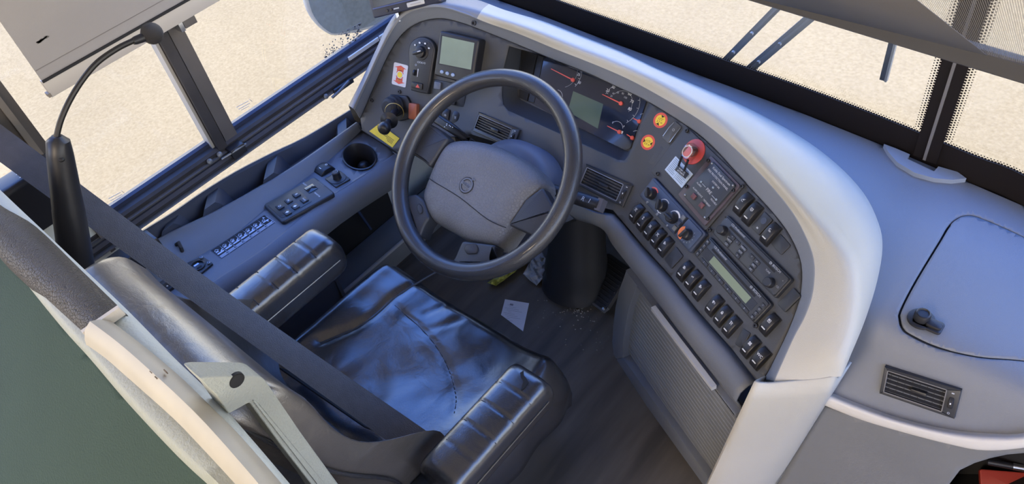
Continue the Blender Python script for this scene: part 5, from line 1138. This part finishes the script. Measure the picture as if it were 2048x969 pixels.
# armrests: padded tops quilted across
def armrest(x0, x1, y0, y1, zt, th, label):
    b = MB(); rings = []; n = 60
    for k in range(n + 1):
        t = k / n; y = y1 + (y0 - y1) * t; e = min(1, min(t, 1 - t) / .10); s_ = math.sqrt(max(0, 1 - (1 - e) ** 2)); s_ = .55 + .45 * s_
        g_ = 0.
        for q in (.22, .40, .58, .76): g_ += .0016 * math.exp(-((t - q) / .007) ** 2)
        hw, hh = (x1 - x0) / 2 * (.80 + .20 * s_), th / 2; r = []
        for i in range(28):
            a = 2 * math.pi * i / 28; c, sn = math.cos(a), math.sin(a); x = hw * math.copysign(abs(c) ** .55, c); z = hh * math.copysign(abs(sn) ** .55, sn) * s_
            if sn > 0: z -= g_; x *= 1 - g_ * 2
            r.append(V(((x0 + x1) / 2 + x, y, zt - hh + z)))
        rings.append(r)
    b.loft(rings, cap0=True, cap1=True); o = b.build('armrest', LEATHER, seat, world=True, smooth=70, label=label)
    for q in (.22, .40, .58, .76):
        y = y1 + (y0 - y1) * q; MB().tube([(x0 + .006, y, zt - .012), (x0 + .018, y, zt - .0035), ((x0 + x1) / 2, y, zt - .0025), (x1 - .018, y, zt - .0035), (x1 - .006, y, zt - .012)], .0011, 6).build('stitching', THREAD, o, world=True)
    for xx in (x0 - .0005, x1 + .0005): MB().tube([(xx, y0 + .02, zt - th * .5), (xx, (y0 + y1) / 2, zt - th * .5), (xx, y1 - .02, zt - th * .5)], .0020, 6).build('piping', LEATHER, o, world=True)
    return o
al = armrest(-.348, -.250, -.535, -.243, .70, .115, 'quilted left armrest with intact leather')
ar = armrest(.272, .366, -.520, -.262, .70, .090, 'quilted right armrest with a torn patch near the front')
te = patch([(1040,746),(1047,742),(1048,752),(1052,756),(1057,765),(1050,776),(1042,782),(1044,772),(1047,764),(1042,756)], lambda x, y: atz(x, y, .7012), 4); te.build('tear', mat('torn_foam', (.012, .011, .011), .9), ar, world=True, smooth=0)
MB().box(-.20, .18, -.52, -.14, FLZ, .40, .01).build('seat_base', BLACKM, seat, world=True)
MB().box(.252, .286, -.58, -.50, .50, .62, .008).build('armrest_bracket', BLACKM, seat, world=True); MB().box(-.275, -.245, -.58, -.50, .50, .62, .008).build('armrest_bracket', BLACKM, seat, world=True)
# shoulder belt: a flat strap from the post, across the seat, to the right hip
BELT = mat('belt_webbing', (.060, .058, .058), .45, bump=.4, bscale=500, var=.1, vscale=60)
belt = thing('seat_belt', 'dark grey shoulder belt stretched diagonally across the driver seat', 'seat belt', (-.66, -.64, 1.2))
bp0, bp1 = atx(0, 285, -.645), atz(843, 893, .56); dirb = (bp1 - bp0).normalized(); p_1 = bp0 - dirb * .055
b = MB(); rr = []
for k in range(41):
    t = k / 40; p = p_1.lerp(bp1, t) + V((0, 0, -.018 * math.sin(math.pi * t))); tw = R_(8 + 18 * math.sin(t * 3.1)); to = (CAM - p).normalized(); sd_ = dirb.cross(to).normalized(); nn = sd_.cross(dirb)
    s2 = sd_ * math.cos(tw) + nn * math.sin(tw); n2 = s2.cross(dirb); hw = .0285
    rr.append([p - s2 * hw, p - s2 * hw * .5 + n2 * .0012, p + s2 * hw * .5 + n2 * .0012, p + s2 * hw, p + s2 * hw * .9 - n2 * .0018, p - s2 * hw * .9 - n2 * .0018])
b.loft(rr, cap0=True, cap1=True); b.build('shoulder_strap', BELT, belt, world=True, smooth=60)
b = MB(); la, lb = atz(574, 745, .545), atz(742, 862, .535)
b.loft([[la + V((-.01, -.006, .016)), la + V((.01, .016, -.010)), la + V((.012, .014, -.012)), la + V((-.008, -.008, .014))], [lb + V((-.01, -.004, .012)), lb + V((.01, .012, -.010)), lb + V((.012, .010, -.012)), lb + V((-.008, -.006, .010))]], cap0=True, cap1=True); b.build('lap_strap', mat('belt_black', (.008, .008, .009), .7), belt, world=True)

# ================================================================ PARTITION, MICROPHONE, BLINDS, OUTSIDE
par = thing('driver_partition', 'padded partition behind the seat with cream trim and green upholstery', 'partition', (-.1, -.72, FLZ))
PZ = 1.12
def par_line(pxs, z): return [atz(*q, z) for q in crom(pxs, 4)]
La = par_line([(-60,325),(18,400),(130,506),(247,617),(340,712),(434,805),(575,969),(640,1050)], PZ - .006)
Lb = par_line([(-75,352),(5,424),(110,525),(222,630),(318,725),(412,822),(545,969),(600,1040)], PZ + .004)
Lc = par_line([(-95,385),(-15,446),(85,545),(195,652),(285,742),(385,838),(505,969),(560,1035)], PZ + .002)
VIN = mat('pale_vinyl', (.50, .53, .49), .5, bump=.5, bscale=260, var=.05)
MB().loft([[a + V((0, -.062, -.9)), a + V((0, -.062, -.03)), a + V((0, -.02, -.016))] for a in La], close_u=False).build('front_lining', leather_mat('brown_lining', (.075, .060, .050), .45, cell=200, bump=.2, wr=.4), par, world=True, smooth=60)
b = MB(); b.loft([[a + V((0, -.03, -.022)), a + V((0, -.006, -.018)), a + V((0, .002, -.004)), a.lerp(c, .3) + V((0, 0, .004)), c, d] for a, c, d in zip(La, Lb, Lc)], close_u=False); b.build('front_edge', VIN, par, world=True, smooth=60)
# rear pale band and green slope
Ld = par_line([(-130,400),(-50,460),(0,505),(117,646),(176,711),(252,799),(352,905),(420,969),(470,1020)], PZ - .008)
Lc2 = par_line([(-110,375),(-20,440),(40,500),(150,625),(210,690),(290,780),(395,885),(480,969),(520,1010)], PZ + .004)
b = MB(); b.loft([[c, c.lerp(d, .5) + V((0, -.004, .006)), d + V((0, 0, .001)), d + V((0, -.002, -.012))] for c, d in zip(Lc2, Ld)], close_u=False); b.build('rear_edge', mat('pale_vinyl_green', (.30, .31, .255), .5, bump=.5, bscale=260), par, world=True, smooth=60)
GP, GN = V((0, -.765, PZ - .013)), V((0, -.55, .835)).normalized()
GREEN = mat('green_upholstery', (.040, .064, .048), .8, bump=.5, bscale=420, var=.06, vscale=6, spec=.2)
solid(patch([(-140,395),(-50,455),(4,502),(121,643),(180,708),(256,796),(356,902),(430,972),(480,1060),(-60,1120),(-400,700)], lambda x, y: hit(x, y, GP, GN), 30).build('green_panel', GREEN, par, world=True, smooth=60), .02, -1)
# dark grained pad and cream rail lying along the top
PADL = leather_mat('dark_grained_pad', (.046, .037, .027), .55, cell=210, bump=1.0, wr=.1)
u_ = par_line([(-70,360),(0,411),(59,447),(150,535),(243,626)], PZ + .010); l_ = par_line([(-110,420),(-30,470),(10,520),(95,598),(176,672)], PZ + .006)
b = MB(); b.loft([[a + V((0, .004, -.012)), a, a.lerp(c, .2) + V((0, 0, .010)), a.lerp(c, .5) + V((0, 0, .014)), a.lerp(c, .8) + V((0, 0, .010)), c, c + V((0, -.004, -.012))] for a, c in zip(u_, l_)], close_u=False, cap0=False); b.build('dark_pad', PADL, par, world=True, smooth=60)
e0, e1 = u_[-1], l_[-1]; MB().bar(e0 + V((.003, .002, .006)), e1 + V((.003, -.002, .006)), .006, .016).build('pad_end', CREAM, par, world=True, smooth=0)
u_ = par_line([(217,643),(285,695),(352,752),(412,811),(470,870),(555,969),(600,1025)], PZ + .014); l_ = par_line([(170,685),(208,712),(247,746),(346,834),(402,892),(458,952),(510,1010)], PZ + .008)
n = min(len(u_), len(l_)); b = MB(); rr = []
for a, c in zip(u_[:n], l_[:n]): rr.append([a + V((0, .004, -.016)), a + V((0, .002, 0)), a.lerp(c, .18) + V((0, 0, .012)), a.lerp(c, .45) + V((0, 0, .020)), a.lerp(c, .75) + V((0, 0, .015)), a.lerp(c, .95) + V((0, 0, .004)), c + V((0, -.004, -.014))])
b.loft(rr, close_u=False, cap0=True)
b.build('cream_rail', mat('rail_cream', (.42, .38, .30), .42, var=.08, vscale=14), par, world=True, smooth=60)
sc_ = MB()
for q in ((302,745),(312,756),(330,742)): p = atz(*q, PZ + .0305); sc_.box(p.x - .0025, p.x + .003, p.y - .0007, p.y + .0007, p.z - .004, p.z + .0006)
sc_.build('scuff_marks', mat('scuff', (.16, .12, .08), .8), par, world=True, smooth=0, kind='stuff')
# grey bracket at the right side of the seat back
XB = .285
br_ = thing('grab_bracket', 'grey-green textured plastic bracket beside the seat back with a round hole', 'bracket', atx(533, 767, XB))
BRM = mat('bracket_plastic', (.34, .35, .30), .5, bump=.6, bscale=320)
def bx(q): p = atx(*q, XB); return (p.y, p.z)
out = [(399,757),(413,754),(513,753),(526,757),(535,768),(602,867),(676,969),(712,1020),(655,1020),(622,969),(560,889),(499,806),(458,829),(433,792),(412,772)]
q = [bx(p) for p in out]; b = MB(); b.prism(rcorner(q, .003, 2), -.034, 0, .0010, 1); b.v = [V((XB + v.z, v.x, v.y)) for v in b.v]; b.build('frame', BRM, br_, world=True, smooth=40)
hp = atx(474, 762, XB); b = MB(); b.lathe([(.010, -.003), (.0098, .0012), (.0085, .0012), (.0080, -.002)], hp + V((-.001, 0, 0)), (1, 0, 0), 22); b.build('hole_rim', BLACKM, br_, world=True); b = MB(); b.lathe([(.0088, .0006), (.0086, .0009)], hp, (1, 0, 0), 22); b.build('hole', BLACKM, br_, world=True)
q = [bx(p) for p in ((402,760),(420,778),(428,790),(410,775))]
b = MB(); q = [bx(p) for p in ((506,800),(516,806),(690,1020),(672,1020))]; b.prism(q, 0, .002, .001); b.v = [V((XB + v.z, v.x, v.y)) for v in b.v]; b.build('raised_rib', BRM, br_, world=True)
# ---- microphone
m0, m1, m2 = atx(152, 520, -.44), atx(116, 282, -.44), atx(113, 272, -.44)
mic = thing('microphone', 'black gooseneck microphone rising beside the belt post', 'microphone', m0)
ax = (m1 - m0); b = MB(); b.tube([m0 - ax * .35, m0 - ax * .2, m0 + ax * .45, m0 + ax * .46, m0 + ax * .9, m1, m2], [.031, .031, .027, .0265, .0215, .019, .009], 20); bs_ = b.build('base', BLACK, mic, world=True, smooth=40)
p = m0 + ax * .86; tc_ = (CAM - p).normalized(); MB().sphere(p + tc_ * .017, .0095, 12, (1, .7, .6)).build('base_notch', BLACKM, bs_, world=True)
gn = [atx(*q, -.44) for q in crom([(113,274),(122,240),(140,200),(165,160),(195,125),(235,97),(270,80)], 5)]
MB().tube(gn, .0050, 10).build('gooseneck', mat('gooseneck_black', (.03, .028, .026), .4, metal=.4), mic, world=True)
h0, h1 = atx(266, 83, -.44), atx(292, 73, -.44); MB().tube([h0, h0.lerp(h1, .2), h1], [.0062, .0075, .0085], 14).build('head_collar', BLACK, mic, world=True)
hc = atx(304, 67, -.44); MB().sphere(hc, .0195, 22).build('head', mat('mic_mesh', (.028, .025, .024), .5, bump=1., bscale=1400), mic, world=True, smooth=80)
# ---- belt retractor box and wall bits
p = atx(60, 392, -.665); rt = thing('belt_retractor', 'black belt retractor housing on the wall behind the microphone', 'belt retractor', p)
MB().box(-.03, .035, -.07, .075, -.06, .055, .014, 4).build('housing', BLACK, rt, smooth=40); flat(rt, 'worn_label', mat('worn_print', (.45, .47, .52), .6), [rrect(-.006 + .008 * k, -.002 + .008 * k, .01 - .006 * (k % 2), .024, .001, 1) for k in range(4)], .0552, kind='stuff')
p = atx(262, 492, -.60); bm_ = thing('belt_mount', 'black bracket with a steel bolt behind the shoulder belt', 'bracket', p)
MB().box(-.02, .03, -.06, .05, -.05, 0, .006).build('bracket_body', BLACK, bm_); MB().lathe([(.008, -.002), (.008, .005), (.004, .006)], (.0, .0, 0), seg=12).build('bolt', METAL, bm_)
# ---- monitor on the dash end
MPl = Pl((-.45, .245, .93), -22, 66); F, W_, H_ = quad_frame(MPl, (716,-96), (856,-130), (878,3), (743,41))
mo = thing('reversing_monitor', 'small dark monitor in a blue-black case at the front corner post', 'monitor', F)
MB().prism(rrect(-W_/2, W_/2, -H_/2, H_/2, .004), -.028, 0, .003).build('casing', mat('monitor_case', (.022, .026, .050), .35), mo)
flat(mo, 'screen', mat('monitor_screen', (.030, .031, .034), .15), [rrect(-W_*.45, W_*.47, -H_*.34, H_*.46, .001, 1)], .0003)
MB().prism([(-W_*.47, -H_*.37), (W_*.48, -H_*.37), (W_*.48, -H_*.345), (-W_*.47, -H_*.345)], .0, .003, .001).build('bezel_edge', mat('monitor_blue', (.05, .07, .17), .35), mo)
MB().prism(rrect(W_*.02, W_*.27, -H_*.46, -H_*.39, .002), .0, .0015, .0005).build('name_plate', mat('plate_grey', (.50, .49, .47), .4), mo); flat(mo, 'worn_print', mat('worn_grey', (.36, .35, .34), .5), [rrect(W_*.07, W_*.22, -H_*.433, -H_*.417, .0005, 1)], .0016)
for x in (-.28, -.22): MB().lathe([(.0035, -.001), (.0035, .002)], (W_*x, -H_*.43, 0), seg=12).build('control_button', BLACK, mo)
flat(mo, 'button_print', GREYPR, [rrect(-W_*.18, -W_*.10, -H_*.44, -H_*.42, .0005, 1)], .0004)
pm = F.inverted() @ hit(812, 38, MPl.p - MPl.n * .02, MPl.n); MB().box(pm.x - .014, pm.x + .014, pm.y - .004, pm.y + .022, -.045, -.028, .003).build('mount', BLACK, mo)
MB().box(pm.x - .020, pm.x - .012, pm.y - .002, pm.y + .020, -.03, -.012).build('mount_clip', METAL, mo, smooth=0)
# ---- left roller blind
BLIND = mat('blind_fabric', (.30, .28, .265), .8, bump=.2, bscale=300, var=.05, vscale=3)
XBL = -.66
bl = thing('side_window_blind', 'grey roller blind pulled part way down over the side window', 'blind', (XBL, -.1, 1.1))
ya, z1, z0 = -.490, 1.124, 1.090
MB().box(XBL - .002, XBL, ya + .001, -.085, z1, 1.95).build('fabric', BLIND, bl, world=True, smooth=0)
MB().box(XBL - .008, XBL + .004, ya - .001, -.085, z0, z1 + .002, .002).build('bottom_bar', mat('bar_aluminium', (.46, .42, .37), .45, metal=.2), bl, world=True)
MB().box(XBL + .003, XBL + .006, ya, -.085, z1 - .001, z1 + .004).build('bar_seam', BLACKM, bl, world=True, smooth=0)
MB().box(XBL + .0005, XBL + .0012, ya + .002, -.085, z1 + .024, z1 + .0252).build('hem_seam', mat('hem_line', (.20, .18, .165), .8), bl, world=True, smooth=0)
MB().box(XBL - .009, XBL + .005, ya - .006, ya, z0 + .002, z0 + .010).build('end_cap', mat('cap_brown', (.2, .17, .14), .5), bl, world=True, smooth=0)
sm = MB(); rnd = random.Random(4)
for k in range(26): p = atx(74 + k * .75 + rnd.random() * 2, 84 - k * .5 + rnd.random() * 3, XBL); q_ = .0009 + .0012 * rnd.random(); sm.add([(XBL + .0005, p.y + q_ * 2.2 * math.cos(a), p.z + q_ * math.sin(a)) for a in (0, 1.2, 2.2, 3.3, 4.4, 5.4)], [(0, 1, 2, 3, 4, 5)])
sm.build('dark_smudge', mat('smudge', (.13, .12, .11), .9), bl, world=True, smooth=0, kind='stuff')
p = atx(372, 40, XBL - .015); ck_ = thing('post_clip', 'dark clip at the upper end of the side window post', 'clip', p); MB().box(-.012, .014, -.014, .016, -.010, .012, .003).build('clip_body', PILL, ck_); MB().box(-.006, .016, -.026, -.016, -.012, .010, .001).build('clip_tongue', METAL, ck_)
# ---- windscreen blind: bar, sloping fabric and sheer mesh to its right
wb = thing('windscreen_blind', 'grey windscreen roller blind with a long bottom bar and sloping fabric', 'blind', (.4, .4, 1.09))
ba_, bb_ = aty(1380, -58, .40), aty(2140, 196, .40); za = (ba_.z + bb_.z) / 2 - .004
b1, b2 = aty(1560, 17, .40), aty(2048, 165, .40); t1, t2 = aty(1600, 0, .40), aty(1975, 112, .40)
dB = (b2 - b1) / (b2.x - b1.x); x0_, x1_ = .27, 1.0
def barp(x, dz, dy=0): p = b1 + dB * (x - b1.x); return V((p.x, p.y + dy, p.z + dz))
hB = .036
b = MB(); b.loft([[barp(x, 0, .01), barp(x, 0, -.004), barp(x, .004, -.008), barp(x, hB - .004, -.008), barp(x, hB, -.004), barp(x, hB, .01)] for x in (x0_, x1_)], cap0=True, cap1=True); b.build('bottom_bar', mat('bar_grey_brown', (.060, .054, .049), .6), wb, world=True, smooth=20)
E0 = atz(1976, 111, 1.10); xe = E0.x; top_e = atz(1835, 0, 1.30); sl2 = (top_e - E0) / (top_e.z - E0.z)
def fab(x, z): p = E0 + sl2 * (z - E0.z); return V((x + (p.x - xe) * .0 + (p.x - xe), p.y, z))
b = MB(); b.loft([[fab(xe, z), fab(x0_, z)] for z in (E0.z - .004, 1.3, 1.42, 1.54)], close_u=False); solid(b.build('fabric', mat('blind_dark_fabric', (.125, .112, .103), .8, bump=.2, bscale=400, var=.04, vscale=3), wb, world=True, smooth=30), .0012)
MB().tube([fab(xe + .02, 1.545), fab(x0_ - .02, 1.545)], .022, 14).build('roller_tube', GREYP, wb, world=True)
b = MB(); b.tube([fab(xe, 1.128) + V((-.003, -.002, .002)), fab(x0_, 1.128) + V((0, -.002, .002))], .0008, 5); b.build('hem_seam', BLACKM, wb, world=True)
mm = bpy.data.materials.new('sheer_mesh'); mm.use_nodes = True; nt = mm.node_tree; nt.nodes.clear(); o_ = nt.nodes.new('ShaderNodeOutputMaterial'); t_ = nt.nodes.new('ShaderNodeBsdfTransparent'); d_ = nt.nodes.new('ShaderNodeBsdfDiffuse'); mx = nt.nodes.new('ShaderNodeMixShader')
tc = nt.nodes.new('ShaderNodeTexCoord'); wv = nt.nodes.new('ShaderNodeTexWave'); wv.bands_direction = 'X'; wv.inputs['Scale'].default_value = 120; cr2 = nt.nodes.new('ShaderNodeValToRGB'); cr2.color_ramp.elements[0].position = .45; cr2.color_ramp.elements[0].color = (.16, .16, .16, 1); cr2.color_ramp.elements[1].position = .6; cr2.color_ramp.elements[1].color = (.62, .62, .62, 1)
nt.links.new(tc.outputs['Object'], wv.inputs[0]); nt.links.new(wv.outputs[0], cr2.inputs[0]); nt.links.new(cr2.outputs[0], mx.inputs[0]); d_.inputs[0].default_value = (.34, .32, .30, 1)
nt.links.new(t_.outputs[0], mx.inputs[1]); nt.links.new(d_.outputs[0], mx.inputs[2]); nt.links.new(mx.outputs[0], o_.inputs[0])
b = MB(); b.loft([[fab(xe + .0005, z), fab(x1_, z)] for z in (E0.z + .004, 1.3, 1.42, 1.54)], close_u=False); b.build('sheer_panel', mm, wb, world=True, smooth=0)
# ---- wipers outside
WIPM = mat('wiper_grey', (.24, .245, .245), .45, metal=.2)
def wiper(name, label, cat, pa, pb, y, w0, w1):
    a, c = aty(*pa, y), aty(*pb, y); d = (c - a).normalized(); ext = c + d * .35; t = thing(name, label, cat, a)
    MB().bar(a, c.lerp(ext, .5), w0, .012, up=(0, 1, 0)).build('arm', WIPM, t, world=True, smooth=0); MB().bar(a + V((0, -.010, 0)), c.lerp(ext, .5) + V((0, -.010, 0)), w1, .006, up=(0, 1, 0)).build('arm_rib', mat('wiper_light', (.24, .25, .26), .4), t, world=True, smooth=0)
    for k in (.25, .6): p = a.lerp(c, k) + V((0, -.014, 0)); MB().lathe([(.005, 0), (.004, .006)], p, (0, -1, 0), 10).build('rivet', WIPM, t, world=True)
    return t
wiper('windscreen_wiper', 'grey wiper arm outside the windscreen, the one nearer the side window', 'wiper', (1448,124), (1556,14), .78, .018, .005)
wiper('windscreen_wiper', 'grey wiper arm outside the windscreen, the one nearer the centre joint', 'wiper', (1495,142), (1618,37), .78, .022, .005)
a, c = aty(1766, 158, .72), aty(1784, 86, .72); wbld = thing('windscreen_wiper', 'short dark end of a wiper blade hanging below the windscreen blind', 'wiper', a)
MB().bar(a, c + (c - a) * 3, .011, .012, up=(0, 1, 0)).build('blade', RUBBER, wbld, world=True, smooth=0); MB().bar(a + V((.008, -.004, 0)), c + (c - a) * 3 + V((.008, -.004, 0)), .005, .010, up=(0, 1, 0)).build('blade_spine', WIPM, wbld, world=True, smooth=0)
# ---- outside mirror at the front corner
MR = Pl((-1.02, .55, .85), -38, 110); c_ = MR.at(735, -60); F = MR.frame(c_)
om = thing('outside_mirror', 'large outside mirror seen through the side window, pale rim', 'mirror', F)
mo_px = [(601,-40),(606,5),(622,38),(648,62),(673,70),(720,62),(790,42),(860,10),(880,-60),(840,-170),(700,-190),(612,-130)]
mq = [loc(F, MR, *q, .0) for q in crom(mo_px, 3, close=True)]; mq = mq if area(mq) > 0 else mq[::-1]
MB().prism(mq, -.09, .012, .020, 4).build('housing', mat('mirror_housing', (.35, .35, .35), .45), om, smooth=50)
iq = inset(mq, .024); MB().prism(iq, .012, .0130).build('mirror_glass', mat('mirror_silver', (.85, .85, .85), .03, metal=1.), om, smooth=0)
# ---- parking permit stain and etched marks on the side glass
def glass_mark(pxs, name, label, cat, lines):
    p = atx(*pxs[0], WX - .0125); t = thing(name, label, cat, p); b = MB()
    for (a, c, w_) in lines:
        a, c = atx(*a, WX - .0125), atx(*c, WX - .0125); b.bar(a, c, .0008, w_, up=(1, 0, 0))
    b.build('etched_print', mat('etch_grey', (.40, .37, .33), .7), t, world=True, smooth=0, kind='stuff'); return t
for (ox, oy, lb) in ((473, 215, 'faint etched glass marking beside the window post'), (217, 398, 'faint etched glass marking in the rear lower corner of the side window')):
    glass_mark([(ox, oy)], 'glass_marking', lb, 'marking', [((ox, oy), (ox + 24, oy - 13), .0012), ((ox + 4, oy + 4), (ox + 27, oy - 9), .0012), ((ox + 26, oy - 16), (ox + 31, oy - 12), .004), ((ox + 9, oy + 6), (ox + 25, oy - 3), .0010)])
rnd = random.Random(9); b = MB(); p0 = atx(705, 65, WX - .0125); tk_ = thing('sticker_residue', 'torn sticker residue on the side glass below the monitor', 'sticker', p0)
for k in range(70):
    u, v_ = rnd.random(), rnd.random(); q = (688 + 34 * u + 6 * v_, 62 - 16 * u + 28 * v_); p = atx(*q, WX - .0125); s_ = rnd.uniform(.001, .004); b.box(p.x, p.x + .0006, p.y - s_, p.y + s_, p.z - s_ * .8, p.z + s_ * .5)
for k in range(60):
    u, v_ = rnd.random(), rnd.random(); q = (646 + 40 * u, 118 - 26 * u - 30 * v_ * v_); p = atx(*q, WX - .0125); s_ = rnd.uniform(.0006, .002); b.box(p.x, p.x + .0006, p.y - s_, p.y + s_, p.z - s_, p.z + s_)
b.build('residue', mat('residue_grey', (.17, .17, .17), .8), tk_, world=True, smooth=0, kind='stuff')
# ---- red tin and pen in the pocket
PKT = Pl((.95, .10, .47), 0, 30); F, W_, H_ = quad_frame(PKT, (1966,938), (2090,950), (2085,1010), (1955,1000))
rt_ = thing('red_box', 'red box lying in the dark pocket at the lower right', 'box', F)
MB().prism(rrect(-W_/2, W_/2, -H_/2, H_/2, .004), -.03, 0, .003).build('box_body', mat('box_red', (.36, .04, .025), .4), rt_); flat(rt_, 'printed_frame', mat('box_print', (.40, .22, .20), .5), [rrect(-W_*.28, W_*.4, -H_*.30, -H_*.27, .0003, 1), rrect(-W_*.28, -W_*.27, -H_*.5, -H_*.27, .0003, 1)], .0003)
pa, pb = hit(1974, 924, PKT.p + PKT.n * .012, PKT.n), hit(2080, 943, PKT.p + PKT.n * .012, PKT.n); pen = thing('pen', 'dark pen with a silver barrel resting on the red box', 'pen', pa); dpn = pb - pa
MB().tube([pa, pa + dpn * .02, pa + dpn * .50], [.004, .0055, .0058], 12).build('pen_grip', BLACK, pen, world=True); MB().tube([pa + dpn * .50, pb], [.0060, .0060], 12).build('pen_barrel', METAL, pen, world=True)
